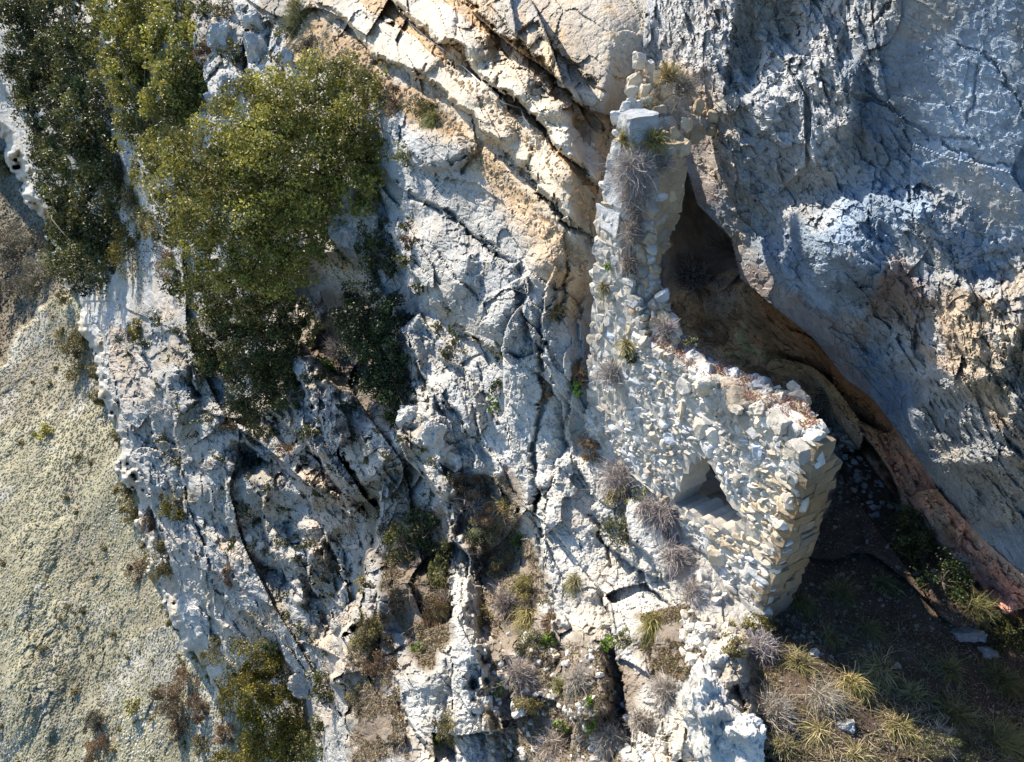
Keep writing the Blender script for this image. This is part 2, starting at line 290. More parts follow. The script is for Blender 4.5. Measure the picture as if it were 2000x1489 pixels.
# procedural relief
inBs = inB * sm(0, 26, np.minimum(pline(X, Y, LIP)[0], pline(X, Y, JUNC)[0])); M_ct = soft(X, Y, [(1300, 575), (1440, 530), (1530, 605), (1650, 730), (1720, 810), (1640, 800), (1560, 770), (1470, 750), (1300, 700)], 10, wob * .5) * (~inW)
cl = (1 - W)
SC0 = S0 / 14.0
th = math.radians(57)
QX = (X * math.cos(th) + Y * math.sin(th)) / FPX * 14; QY = (-X * math.sin(th) + Y * math.cos(th)) / FPX * 14
Q = np.stack([QX, QY, np.log(S0) * 5], 1)
fq = STEP / FPX * 14
M_blk = np.maximum.reduce([soft(X, Y, [(230, 600), (560, 600), (760, 820), (890, 960), (880, 1100), (690, 1100), (660, 1300), (600, 1440), (430, 1300), (300, 1000)], 60, wob * 2),
                        soft(X, Y, [(360, -60), (620, -60), (640, 100), (540, 200), (380, 220)], 30, wob), soft(X, Y, [(620, 520), (800, 640), (850, 800), (900, 1000), (700, 960), (600, 800)], 40, wob)])
cm = sm(-.25, .35, fbm(Q, 3, 99, size=1.5))
def fc2(size, seed, st, crack, groove, tilt, warp=.05, block=True, stepk=.8): return facets(Q, size, seed, st, crack=crack, groove=groove, tilt=tilt, foot=fq, warp=warp, block=block, stepk=stepk)
rel = fc2(2.6, 100, (1.8, .75, 1), .03, .02, .9) * .40
rel += fc2(1.05, 110, (1.6, .75, 1), .03, .03, 1.1) * .30 * (.5 + .5 * cm + M_blk * .3)
rel += fc2(.46, 113, (1.5, .8, 1), .04, .06, 1.2) * .24 * (.18 + .25 * sm(0, .5, fbm(Q, 3, 96, size=1.6)) + M_blk * .75)
rel *= 1 - .62 * sm(19, 30, S0)
rel_big = rel.copy(); rel += fc2(.20, 120, (1.4, .85, 1), .05, .06, 1.3) * .24 * (.25 + .5 * sm(-.2, .4, fbm(Q, 3, 98, size=.9)) + .4 * M_blk)
rel += fc2(.085, 130, (1.2, 1, 1), .1, .12, 1.4, .15, False) * .30 * (.35 + .65 * sm(-.4, .3, fbm(Q, 3, 97, size=.7)))
rel += fbm(Q * np.array([.8, 1.1, 1]), 5, 140, foot=fq, size=.5, gain=.6) * .022
pit = np.abs(fbm(Q, 3, 145, size=.14, foot=fq, gain=.6)); rel += np.clip(.25 - pit, 0, 1) * .07 
rel *= SC0 * (1 - .35 * sm(24, 34, S0))
far = sm(24, 40, S0)
# big wall: scalloped, pitted, stretched up to the right
q = P0 @ np.array([[.8, .3, -.5], [.1, .9, .4], [.6, -.3, .75]]).T * np.array([1, .85, 1.35])
M_rug = np.maximum.reduce([soft(X, Y, [(1200, -60), (1720, -60), (1690, 120), (1640, 330), (1540, 470), (1440, 450), (1370, 300), (1280, 150)], 60, wob * 2), soft(X, Y, [(1660, 620), (1900, 520), (2080, 440), (2080, 1150), (1940, 1010), (1790, 830)], 60, wob * 2),
   soft(X, Y, [(1480, 300), (1720, 200), (1800, 330), (1900, 600), (1700, 640), (1500, 480)], 60, wob * 2) * .7])
rw = facets(q, 1.7, 200, crack=.1, groove=0, tilt=.9, foot=foot, warp=.1) * .13
rw += facets(q, .66, 205, crack=.1, groove=0, tilt=1.4, foot=foot, warp=.12) * .22 * (.2 + M_rug * .9)
rid = 1 - np.abs(fbm(q, 4, 210, size=.5, foot=foot, gain=.6)) * 1.7
rw += -rid * .06 * (0.08 + M_rug)
rw += facets(q, .30, 220, (1, 1, 1), crack=.12, groove=.03, tilt=1.7, foot=foot, warp=.15) * .42 * (0.07 + M_rug * .9)
rw += facets(q, .13, 230, (1, 1, 1), crack=.15, groove=.06, tilt=1.8, foot=foot, warp=.15) * .50 * (.14 + M_rug * .8)
rw += facets(q, .065, 233, (1, 1, 1), crack=.15, groove=.1, tilt=1.8, foot=foot, warp=.15) * .5 * (.3 + M_rug * .7)
smooth_fl = np.maximum(M_floor, M_path)
smooth_fl = smooth_fl * (1 - M_ct)
rel = rel * (1 - .72 * smooth_fl) * (1 - .45 * M_soil) * (1 - .45 * M_bed) + (2.0 * rel - 1.9 * rel_big * SC0) * inBs
off = off * (1 - .6 * M_floor)
near_ruin = soft(X, Y, [(1130, 200), (1260, 120), (1420, 230), (1460, 560), (1620, 760), (1600, 1190), (1430, 1180), (1330, 1010), (1130, 880)], 20)
fb = (facets(P0, .42, 700, (1, 1, 1), crack=.05, groove=.25, tilt=1.3, foot=foot, block=True) * .30 + facets(P0, .15, 710, (1, 1, 1), crack=.08, groove=.2, tilt=1.4, foot=foot) * .5 + fbm(P0, 4, 720, size=.12, foot=foot) * .012)
dsp = fb * np.maximum(inBs, M_ct) * 1.3 + (off + (rel * cl) / cosv + rw * W) * (1 - .6 * near_ruin * cl)
lipd, _, _ = pline(X, Y, LIP)
S = S0 + dsp
P = D * S[:, None]
EX_d, EX_s, _ = pline(X, Y, HILL_EDGE)
left = (EX_s > 0)                              # right of travel going down = left in the photo
hillwob = 14 * vn(nP * .7, 51) + 9 * vn(nP * 2, 52) + 5 * vn(nP * 5, 53)
sd_hill = EX_d * np.where(left, 1, -1) + hillwob
Sh0 = fH(X, Y); Ph0 = D * Sh0[:, None]; footh = Sh0 / FPX * STEP
Sh = Sh0 + fbm(Ph0, 5, 300, size=14, foot=footh) * 1.2 + facets(Ph0, 1.5, 310, foot=footh, crack=.15, groove=.1) * .15
Sh += -2.5 * np.exp(-((X - 30) / 60.) ** 2 - ((Y - 1230) / 300.) ** 2) 
M_beh = soft(X, Y, [(-80, -80), (160, 540), (100, 590), (40, 640), (0, 700), (-80, 740)], 8, wob); Sh += 14 * M_beh
Ph = D * Sh[:, None]
S = np.where(sd_hill > 0, Sh + .3 + np.maximum(sd_hill, 0) * .4, np.where(sd_hill > -24, S + (Sh - S) * (1 - np.sqrt(1 - (1 + sd_hill / 24).clip(0, 1) ** 2)), S))
P = D * S[:, None]
SG = S.reshape(NY, NX)
def surf(px, py, lift=0.0, hill=False):
    """world point of the ground seen at a photo pixel"""
    G = Sh.reshape(NY, NX) if hill else SG
    i = np.clip(np.interp(px, gx, np.arange(NX)), 0, NX - 1.01); j = np.clip(np.interp(py, gy, np.arange(NY)), 0, NY - 1.01)
    a = i.astype(int); b = j.astype(int); fa = i - a; fb = j - b
    s = (G[b, a] * (1 - fa) + G[b, a + 1] * fa) * (1 - fb) + (G[b + 1, a] * (1 - fa) + G[b + 1, a + 1] * fa) * fb
    return rays(px, py) * (s - lift)[..., None] if np.ndim(s) else rays(px, py) * (s - lift)

# ------------------------------------------------------------------ object helpers
COL = scn.collection
def mesh_obj(name, V, F, mat, parent=None, col=None, smooth=False, loc=None):
    V = np.asarray(V, float); F = np.asarray(F); k = F.shape[1]
    me = bpy.data.meshes.new(name); me.vertices.add(len(V)); me.loops.add(F.size); me.polygons.add(len(F))
    if loc is not None: V = V - np.asarray(loc)
    me.vertices.foreach_set('co', V.ravel()); me.loops.foreach_set('vertex_index', F.ravel().astype(np.int32))
    me.polygons.foreach_set('loop_start', (np.arange(len(F)) * k).astype(np.int32)); me.polygons.foreach_set('loop_total', np.full(len(F), k, np.int32))
    me.polygons.foreach_set('use_smooth', np.full(len(F), smooth))
    me.update(calc_edges=True)
    if col is not None:
        a = me.color_attributes.new('Col', 'FLOAT_COLOR', 'POINT')
        a.data.foreach_set('color', np.concatenate([col, np.ones((len(V), 1))], 1).ravel().astype(np.float32))
    me.materials.append(mat)
    o = bpy.data.objects.new(name, me); COL.objects.link(o)
    if parent is not None: o.parent = parent
    elif loc is not None: o.location = loc
    return o
def empty(name, loc, label, cat, group=None):
    o = bpy.data.objects.new(name, None); COL.objects.link(o); o.location = loc; o.empty_display_size = .2
    o['label'] = label; o['category'] = cat
    if group: o['group'] = group
    return o
def tag(o, label=None, cat=None, group=None, kind=None):
    for k, v in (('label', label), ('category', cat), ('group', group), ('kind', kind)):
        if v: o[k] = v
    return o
# ------------------------------------------------------------------ materials
def mat_rock(name, scale=6.0, bump=.5, var=.35, dist=.03, rough=.93):
    m = bpy.data.materials.new(name); m.use_nodes = True; nt = m.node_tree; N = nt.nodes; L = nt.links; b = N['Principled BSDF']
    b.inputs['Roughness'].default_value = rough; b.inputs['Specular IOR Level'].default_value = .2
    at = N.new('ShaderNodeAttribute'); at.attribute_name = 'Col'; tc = N.new('ShaderNodeTexCoord')
    n1 = N.new('ShaderNodeTexNoise'); n1.inputs['Scale'].default_value = scale; n1.inputs['Detail'].default_value = 9; n1.inputs['Roughness'].default_value = .68
    n2 = N.new('ShaderNodeTexNoise'); n2.inputs['Scale'].default_value = scale * .22; n2.inputs['Detail'].default_value = 6
    L.new(tc.outputs['Object'], n1.inputs['Vector']); L.new(tc.outputs['Object'], n2.inputs['Vector'])
    mr = N.new('ShaderNodeMapRange'); mr.inputs[1].default_value = .3; mr.inputs[2].default_value = .7; mr.inputs[3].default_value = 1 - var; mr.inputs[4].default_value = 1 + var
    ad = N.new('ShaderNodeMath'); ad.operation = 'ADD'; L.new(n1.outputs[0], ad.inputs[0]); L.new(n2.outputs[0], ad.inputs[1])
    hf = N.new('ShaderNodeMath'); hf.operation = 'MULTIPLY'; hf.inputs[1].default_value = .5; L.new(ad.outputs[0], hf.inputs[0]); L.new(hf.outputs[0], mr.inputs[0])
    mx = N.new('ShaderNodeVectorMath'); mx.operation = 'SCALE'; L.new(at.outputs['Color'], mx.inputs[0]); L.new(mr.outputs[0], mx.inputs['Scale'])
    L.new(mx.outputs[0], b.inputs['Base Color'])
    bp = N.new('ShaderNodeBump'); bp.inputs['Strength'].default_value = bump; bp.inputs['Distance'].default_value = dist
    n3 = N.new('ShaderNodeTexNoise'); n3.inputs['Scale'].default_value = scale * 4.5; n3.inputs['Detail'].default_value = 6; n3.inputs['Roughness'].default_value = .75; L.new(tc.outputs['Object'], n3.inputs['Vector'])
    vo = N.new('ShaderNodeTexVoronoi'); vo.inputs['Scale'].default_value = scale * 2.2; L.new(tc.outputs['Object'], vo.inputs['Vector'])
    h1 = N.new('ShaderNodeMath'); h1.operation = 'MULTIPLY_ADD'; h1.inputs[1].default_value = .45; L.new(n3.outputs[0], h1.inputs[0]); L.new(n1.outputs[0], h1.inputs[2])
    h2 = N.new('ShaderNodeMath'); h2.operation = 'MULTIPLY_ADD'; h2.inputs[1].default_value = .25; L.new(vo.outputs['Distance'], h2.inputs[0]); L.new(h1.outputs[0], h2.inputs[2])
    L.new(h2.outputs[0], bp.inputs['Height']); L.new(bp.outputs[0], b.inputs['Normal'])
    # small dark lichen specks on the stone itself
    sp = N.new('ShaderNodeMapRange'); sp.inputs[1].default_value = .60; sp.inputs[2].default_value = .72; sp.inputs[3].default_value = 1; sp.inputs[4].default_value = .62; L.new(n3.outputs[0], sp.inputs[0])
    m2 = N.new('ShaderNodeVectorMath'); m2.operation = 'SCALE'; L.new(mx.outputs[0], m2.inputs[0]); L.new(sp.outputs[0], m2.inputs['Scale']); L.new(m2.outputs[0], b.inputs['Base Color'])
    return m
def mat_leaf(name, rough=.5, trans=.25, spec=.4):
    m = bpy.data.materials.new(name); m.use_nodes = True; nt = m.node_tree; N = nt.nodes; L = nt.links; b = N['Principled BSDF']
    b.inputs['Roughness'].default_value = rough; b.inputs['Specular IOR Level'].default_value = spec
    at = N.new('ShaderNodeAttribute'); at.attribute_name = 'Col'; L.new(at.outputs['Color'], b.inputs['Base Color'])
    tr = N.new('ShaderNodeBsdfTranslucent'); L.new(at.outputs['Color'], tr.inputs['Color'])
    mx = N.new('ShaderNodeMixShader'); mx.inputs[0].default_value = trans
    L.new(b.outputs[0], mx.inputs[1]); L.new(tr.outputs[0], mx.inputs[2]); L.new(mx.outputs[0], N['Material Output'].inputs[0])
    return m
MR = mat_rock('limestone', 7, .75, .38, .06); MS = mat_rock('rubble_stone', 14, .6, .3, .02); MSOIL = mat_rock('soil', 16, .8, .45, .03)
MHILL = mat_rock('hill_turf', 1.2, .4, .35, .2); ML = mat_leaf('leaf'); MD = mat_leaf('dry_stem', .85, .12, .15); MB = mat_rock('bark', 20, .6, .3, .01); MROPE = mat_rock('rope_fibre', 80, .4, .1, .003)

# ------------------------------------------------------------------ colours of the cliff (albedo, with some shade and bounced light put in)
def C(*a): return np.array(a)
def mixc(c, k, m): return c * (1 - m[:, None]) + k * m[:, None]
nl = fbm(P0, 4, 401, size=2.2); nm_ = fbm(P0, 4, 402, size=.6); nn = fbm(P0, 3, 403, size=5)
col = np.tile(C(.44, .425, .39), (len(X), 1)) * (1 + .16 * nm_ + .10 * nl)[:, None]
col = mixc(col, C(.33, .35, .37), sm(.0, .7, nl) * .6)                       # grey lichen weathering
col = mixc(col, C(.50, .40, .27), sm(.25, .8, fbm(P0, 3, 404, size=1.4)) * .55)   # ochre stains
M_or = soft(X, Y, [(640, -60), (1240, -60), (1290, 60), (1230, 170), (1180, 330), (1160, 620), (1090, 640), (1010, 420), (900, 300), (760, 170), (600, 60)], 50, wob * 2)
col = mixc(col, C(.55, .41, .25), M_or * (.28 + .5 * sm(-.1, .6, nm_ + nl * .5)))
M_tr = np.maximum(soft(X, Y, [(690, -10), (780, 75), (880, 165), (950, 235), (1060, 340), (1130, 430), (1165, 450), (1165, 395), (1080, 295), (960, 200), (840, 90), (760, -10)], 10, wob), soft(X, Y, [(890, -10), (980, 60), (1050, 110), (1120, 180), (1200, 260), (1190, 330), (1110, 240), (1000, 140), (900, 50), (850, -10)], 10, wob))
col = mixc(col, C(.50, .35, .20), np.maximum(M_tr * .5, M_tread * .85)); col = mixc(col, C(.60, .55, .46), M_bed * .6)
M_or2 = soft(X, Y, [(1000, 330), (1150, 500), (1150, 640), (1100, 640), (1060, 520), (960, 380)], 22, wob)
col = mixc(col, C(.56, .38, .22), M_or2 * .6)
M_lo = soft(X, Y, [(200, 620), (250, 640), (330, 800), (300, 830), (230, 740)], 14, wob); col = mixc(col, C(.50, .36, .24), M_lo * .6)
M_bl = soft(X, Y, [(250, 560), (560, 620), (700, 900), (890, 960), (880, 1300), (690, 1480), (560, 1380), (330, 1100), (230, 800)], 60, wob * 2)
col = mixc(col, C(.31, .305, .29), M_bl * .7); col = mixc(col, C(.23, .19, .13), sm(.18, .5, fbm(Q, 5, 440, size=.8)) * .55 * M_blk); col = mixc(col, C(.50, .40, .30), sm(.2, .55, fbm(Q, 4, 441, size=1.7)) * .5 * M_bl)
M_mf = soft(X, Y, [(740, 250), (900, 330), (1020, 480), (1060, 700), (1000, 960), (880, 900), (760, 640)], 50, wob * 2); col = mixc(col, C(.37, .375, .37), M_mf * (.35 + .45 * sm(-.3, .4, fbm(Q, 4, 450, size=.8))))
M_wh = soft(X, Y, [(950, 700), (1130, 680), (1150, 900), (1330, 1180), (1460, 1330), (1520, 1500), (880, 1500), (890, 960)], 50, wob * 2); col = mixc(col, C(.60, .58, .53), M_wh * .35)
# overhanging wall: blue-grey with rust and cream
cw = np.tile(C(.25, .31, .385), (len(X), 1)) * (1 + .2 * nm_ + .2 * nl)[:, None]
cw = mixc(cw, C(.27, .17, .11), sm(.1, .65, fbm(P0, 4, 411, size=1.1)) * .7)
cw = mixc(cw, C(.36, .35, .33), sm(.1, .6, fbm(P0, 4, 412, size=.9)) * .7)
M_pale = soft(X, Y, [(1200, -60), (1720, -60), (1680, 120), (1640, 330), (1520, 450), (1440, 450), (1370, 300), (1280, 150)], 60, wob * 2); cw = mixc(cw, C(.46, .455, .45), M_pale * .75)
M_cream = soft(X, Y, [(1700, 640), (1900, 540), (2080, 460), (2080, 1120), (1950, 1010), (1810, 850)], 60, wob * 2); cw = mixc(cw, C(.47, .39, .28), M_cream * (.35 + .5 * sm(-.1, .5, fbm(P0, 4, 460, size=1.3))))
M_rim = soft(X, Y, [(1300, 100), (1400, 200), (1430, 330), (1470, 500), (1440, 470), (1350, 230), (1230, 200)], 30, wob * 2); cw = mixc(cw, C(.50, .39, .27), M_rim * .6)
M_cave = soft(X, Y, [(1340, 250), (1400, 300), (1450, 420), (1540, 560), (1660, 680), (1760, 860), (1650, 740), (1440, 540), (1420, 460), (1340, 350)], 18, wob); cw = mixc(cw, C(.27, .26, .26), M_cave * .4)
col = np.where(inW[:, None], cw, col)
tp = sm(1150, 1330, X) * sm(330, 200, Y); 
ct = mixc(np.tile(C(.80, .51, .30), (len(X), 1)), C(.68, .41, .33), sm(1640, 1800, X)) * (1 + .3 * nm_ + .2 * fbm(P0, 4, 431, size=.35, foot=foot))[:, None]; ct = mixc(ct, C(.30, .21, .13), sm(.05, .4, fbm(P0, 5, 430, size=.5)) * .65); ct = mixc(ct, C(.58, .50, .42), sm(.1, .45, fbm(P0, 5, 433, size=.7)) * .6)  # band brightened and reddened: warm bounced light put into its colour
ct = mixc(ct, C(.48, .22, .08), sm(40, 8, lipd) * sm(1450, 1500, X) * sm(1800, 1690, X) * .7)

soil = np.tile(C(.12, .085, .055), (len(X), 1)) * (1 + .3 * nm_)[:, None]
M_cv = soft(X, Y, [(1340, 330), (1440, 470), (1440, 545), (1330, 650), (1270, 600)], 14, wob)  # cave floor is lightened here, standing in for bounced light
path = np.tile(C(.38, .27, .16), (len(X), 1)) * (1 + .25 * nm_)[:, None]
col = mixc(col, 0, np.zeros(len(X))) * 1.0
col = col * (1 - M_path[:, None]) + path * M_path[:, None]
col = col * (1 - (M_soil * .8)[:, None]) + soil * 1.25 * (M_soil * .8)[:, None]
dark = np.tile(C(.085, .062, .046), (len(X), 1)) * (1 + .3 * nm_)[:, None]  # lowered so that the shadow on the floor is in the soil colour
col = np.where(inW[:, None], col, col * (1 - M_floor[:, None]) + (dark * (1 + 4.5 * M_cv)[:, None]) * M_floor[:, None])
mb_ = np.maximum(inB * 1.0, M_ct)[:, None]; col = col * (1 - mb_) + ct * mb_
col = np.clip(col, .02, .8)

# faces split into named setting meshes
idx = np.arange(NX * NY).reshape(NY, NX)
Fq = np.stack([idx[:-1, :-1].ravel(), idx[1:, :-1].ravel(), idx[1:, 1:].ravel(), idx[:-1, 1:].ravel()], 1)
def submesh(name, mask, V, col, mat, label, kind='structure'):
    f = Fq[mask[Fq].all(1)] if mask.dtype == bool and len(mask) == len(V) else Fq[mask]
    u, inv = np.unique(f, return_inverse=True)
    o = mesh_obj(name, V[u], inv.reshape(-1, 4), mat, col=col[u]); tag(o, label, None, None, kind); return o
fc = Fq[:, 0]
isW = inW[fc]; isF = (M_floor[fc] > .5) & ~isW & ~inB[fc] & (M_ct[fc] < .5); keepC = (sd_hill[fc] < 14)
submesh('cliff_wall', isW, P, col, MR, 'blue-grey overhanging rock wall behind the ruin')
submesh('ledge_ground', isF, P, col, MSOIL, 'soil ledge behind the ruin, its shade darkened into the colour')
submesh('cliff', (~isW) & (~isF) & keepC, P, col, MR, 'pale limestone cliff below and left of the ruin')
hc = np.tile(C(.29, .265, .18), (len(X), 1)) * (1 + .25 * fbm(Ph0, 4, 420, size=6))[:, None]
hc = mixc(hc, C(.25, .20, .15), sm(.0, .6, fbm(Ph0, 3, 421, size=9)) * .5)
hc = mixc(hc, C(.42, .40, .36), sm(.25, .6, fbm(Ph0, 4, 422, size=5)) * .6)
hc = mixc(hc, C(.20, .165, .125), M_beh * .8)
submesh('hillside', sd_hill[fc] > -70, Ph, np.clip(hc, .03, .6), MHILL, 'dry grassy hillside far below the cliff')
#PART2
# ================================================================== stones
R = np.random.default_rng(7)
def ico(sub):
    import bmesh
    bm = bmesh.new(); bmesh.ops.create_icosphere(bm, subdivisions=sub, radius=1.0)
    V = np.array([v.co[:] for v in bm.verts]); F = np.array([[v.index for v in f.verts] for f in bm.faces]); bm.free(); return V, F
ICO = {2: ico(2), 3: ico(3), 4: ico(4), 5: ico(5)}
def rot_rand(rng, amt=3.2):
    a = rng.normal(0, 1, 3); a /= np.linalg.norm(a); t = rng.uniform(-amt, amt); K = np.array([[0, -a[2], a[1]], [a[2], 0, -a[0]], [-a[1], a[0], 0]])
    return np.eye(3) + math.sin(t) * K + (1 - math.cos(t)) * K @ K
def stone(size, M, loc, sub=2, cuts=9, rng=R, rough=.05, lo=.55, hi=.85, box=0):
    """angular stone: a ball cut by random planes; M orients the size axes"""
    V, F = ICO[sub]; V = V * 1.0
    for k in range(cuts):
        n = rng.normal(0, 1, 3); n /= np.linalg.norm(n); h = rng.uniform(lo, hi)
        d = V @ n - h; V = V - np.maximum(d, 0)[:, None] * n
    for ax in range(3):
        for sg in (-1, 1):
            n = np.zeros(3); n[ax] = sg; n += rng.normal(0, .07 if box else .16, 3); n /= np.linalg.norm(n); d = V @ n - (rng.uniform(.5, .57) if box else rng.uniform(.6, .74)); V = V - np.maximum(d, 0)[:, None] * n
    if rough: V = V + rough * np.stack([vn(V * 2.5 + rng.uniform(0, 99), 1), vn(V * 2.5 + rng.uniform(0, 99), 2), vn(V * 2.5 + rng.uniform(0, 99), 3)], 1) + (rough * .5 * rng.normal(0, .6, V.shape) if sub < 4 else rough * .4 * vn(V * 9, 5)[:, None])
    return (V * np.array(size) * (1.85 if box else 1.45)) @ np.asarray(M).T + np.asarray(loc), F
class Bag:
    def __init__(s): s.V = []; s.F = []; s.C = []; s.n = 0
    def add(s, V, F, c):
        s.V.append(V); s.F.append(np.asarray(F) + s.n); s.n += len(V); c = np.asarray(c, float); s.C.append(np.tile(c, (len(V), 1)) if c.ndim == 1 else c)
    def build(s, name, mat, parent=None, loc=None, smooth=False):
        return mesh_obj(name, np.concatenate(s.V), np.concatenate(s.F), mat, parent, np.clip(np.concatenate(s.C), .01, .8), smooth, loc)
# ================================================================== the ruin
A0 = np.array([3.49, 6.0, 0.0]); DD = np.array([-.484, .875, 0]); NI = np.array([.875, .484, 0]); UZ = np.array([0, 0, 1.0])
MF = np.stack([DD, UZ, NI], 1)                 # columns: along, up, inward
def on_front(px, py, o=0.0):
    r = rays(px, py); nout = NI; s = (nout @ A0 + o) / (r @ nout); p = r * s[..., None] - A0
    return np.stack([p @ DD, p[..., 2]], -1)
def on_cross(px, py, t0):
    r = rays(px, py); s = (DD @ A0 + t0) / (r @ DD); p = r * s[..., None] - A0
    return np.stack([p @ NI, p[..., 2]], -1)
def resamp(p, step=.07):
    p = np.array(list(p) + [p[0]], float); o = []
    for a, b in zip(p[:-1], p[1:]):
        n = max(1, int(np.hypot(*(b - a)) / step)); o += [a + (b - a) * i / n for i in range(n)]
    return np.array(o)
FRONT_PX = [(1214, 232), (1190, 300), (1166, 440), (1156, 600), (1146, 830), (1141, 880), (1182, 905), (1250, 950), (1300, 1010), (1350, 1085), (1400, 1150), (1440, 1205), (1476, 1225),
            (1590, 857), (1535, 838), (1480, 795), (1440, 785), (1385, 757), (1325, 712), (1258, 668), (1248, 600), (1215, 540), (1213, 440), (1222, 330), (1245, 232)]
WIN_PX = [(1322, 985), (1334, 945), (1352, 912), (1378, 898), (1398, 930), (1404, 958), (1428, 985), (1444, 1012), (1418, 1030), (1380, 1012)]
fpoly = on_front(*np.array(FRONT_PX).T); wpoly = on_front(*np.array(WIN_PX).T)
bag = {k: Bag() for k in ('front', 'quoin', 'end', 'cross', 'top', 'core', 'sill')}
def stone_col(base, rng=R, v=.14):
    return np.array(base) * (1 + rng.normal(0, v)) * (1 + rng.normal(0, .05) * np.array([1, .2, -1]))
def wall_core(mask, t0, t1, z0, z1, thick, cell, frame, origin, col, bagk, jit=.03):
    nt = int((t1 - t0) / cell) + 1; nz = int((z1 - z0) / cell) + 1
    tt, zz = np.meshgrid(t0 + np.arange(nt + 1) * cell, z0 + np.arange(nz + 1) * cell); mc = mask(tt[:-1, :-1] + cell / 2, zz[:-1, :-1] + cell / 2)
    N1 = tt.size; jf = R.normal(0, jit, N1)
    Vf = np.stack([tt.ravel() + R.normal(0, jit * .6, N1), zz.ravel() + R.normal(0, jit * .6, N1), .006 + jf * .5], 1); Vb = Vf.copy(); Vb[:, 2] = thick + R.normal(0, jit, N1)
    ii = np.arange(N1).reshape(tt.shape); F = []
    for j in range(nz):
        for i in range(nt):
            if not mc[j, i]: continue
            a, b, c, d = ii[j, i], ii[j, i + 1], ii[j + 1, i + 1], ii[j + 1, i]
            F.append((a, b, c, d)); F.append((N1 + d, N1 + c, N1 + b, N1 + a))
            if i == 0 or not mc[j, i - 1]: F.append((a, d, N1 + d, N1 + a))
            if i == nt - 1 or not mc[j, i + 1]: F.append((c, b, N1 + b, N1 + c))
            if j == 0 or not mc[j - 1, i]: F.append((b, a, N1 + a, N1 + b))
            if j == nz - 1 or not mc[j + 1, i]: F.append((d, c, N1 + c, N1 + d))
    V = np.concatenate([Vf, Vb]) @ np.asarray(frame).T + origin; F = np.array(F); u, inv = np.unique(F, return_inverse=True); F = inv.reshape(-1, 4); V = V[u]
    o = mesh_obj(bagk, V - RUIN_LOC, F, MS, RUIN, np.clip(np.array(col) * (1 + .2 * vn(V * 3, 9))[:, None], .02, .7)); return o
def inm(p, q):
    c = q.mean(0); q1 = c + (q - c) * 1.12; return lambda t, z: inpoly(t, z, p) & ~inpoly(t, z, q1)
RUIN_LOC = A0 + DD * 2 + np.array([0, 0, -8.6])
RUIN = empty('stone_ruin', RUIN_LOC, 'roofless ruined rubble stone building on the cliff ledge with one window hole', 'ruin')
WHITE = (.475, .45, .405); GREY = (.46, .465, .47); TAN = (.23, .185, .13); WARM = (.55, .47, .36)
TH = .62
fm_core = inm(fpoly, wpoly)
wall_core(lambda t, z: fm_core(t, z) & (z < -2.95) & ~((t < .42) & (z > -5.95 + .8 * t)), -.2, 4.6, -9.4, -2.2, TH - .08, .085, MF, A0, (.42, .395, .35), 'front_wall_core')
# rubble facing of the front wall
def face_stones(bagk, mask, t0, t1, z0, z1, hw, ww, depth, frame, origin, basecol, out=.04, tilt=.16, sub=2, dens=1.0, slope=0.0):
    z = z0
    while z < z1:
        h = R.uniform(*hw); t = t0 - R.uniform(0, .1)
        while t < t1:
            wd = R.uniform(*ww); tc = t + wd / 2; zc = z + h / 2 + slope * (tc - t0) + R.normal(0, h * .12)
            if mask(np.array([tc]), np.array([zc]))[0] and R.random() < dens:
                dp = depth * R.uniform(.8, 1.2); pr = R.normal(out, .015)
                a_ = -.3 + R.normal(0, .25); M = np.asarray(frame) @ np.array([[math.cos(a_), -math.sin(a_), 0], [math.sin(a_), math.cos(a_), 0], [0, 0, 1]]) @ rot_rand(R, tilt)
                V, F = stone((wd * .58, h * .62, dp), M, np.asarray(origin) + frame @ np.array([tc, zc, dp * .62 - pr]), sub, 9, R, .09, .5, .85)
                bag[bagk].add(V, F, stone_col(basecol if R.random() > .38 else (GREY if R.random() < .5 else (.43, .385, .32))))
            t += wd
        z += h * .96
def grow(poly, e):
    c = poly.mean(0); return c + (poly - c) * (1 + e)
wbig = wpoly.mean(0) + (wpoly - wpoly.mean(0)) * 1.22; fm = inm(fpoly, wbig)
strip = lambda t, z: fm(t, z) & (t > 3.15) & (z > -8.2)
main = lambda t, z: fm(t, z) & ~((t > 3.35) & (z > -7.6))
face_stones('front', main, -.05, 4.6, -9.3, -3.0, (.04, .09), (.06, .18), .07, MF, A0, WHITE, out=-.012, tilt=.38, slope=.02)
face_stones('front', main, -.05, 4.6, -9.3, -3.0, (.14, .3), (.15, .34), .10, MF, A0, WHITE, out=0.0, tilt=.5, dens=.26)
face_stones('front', strip, 3.1, 4.5, -8.2, -2.6, (.07, .17), (.10, .30), .07, MF, A0, (.43, .42, .40), out=-.02, tilt=.3, dens=.9)
# corner at the near end of the front wall: alternating long stones
for i, z in enumerate(np.arange(-8.7, -5.2, .17)):
    for wd in ((.34, .2)[i % 2],):
        V, F = stone((wd * .5, .085, .09), MF @ rot_rand(R, .06), A0 + MF @ np.array([wd * .5 - .01 + R.normal(0, .012), z + .02, .05]), 3, 6, R, .03); bag['front'].add(V, F, stone_col(WHITE, v=.07))
# quoins of the tall left corner
for (px, py, wpx, hpx) in ((1186, 430, 50, 52), (1180, 492, 42, 48), (1178, 545, 40, 50), (1200, 372, 40, 60), (1208, 310, 36, 60), (1222, 250, 34, 50)):
    t, z = on_front(px, py); s = 9.8; wm = wpx * s / FPX * 1.5; hm = hpx * s / FPX * .98
    V, F = stone((wm * .5, hm * .46, .22), MF @ rot_rand(R, .08), A0 + MF @ np.array([t, z, .2]), 4, 3, R, .05, .75, .95, 1); bag['quoin'].add(V, F, stone_col((.43, .43, .425), v=.06))
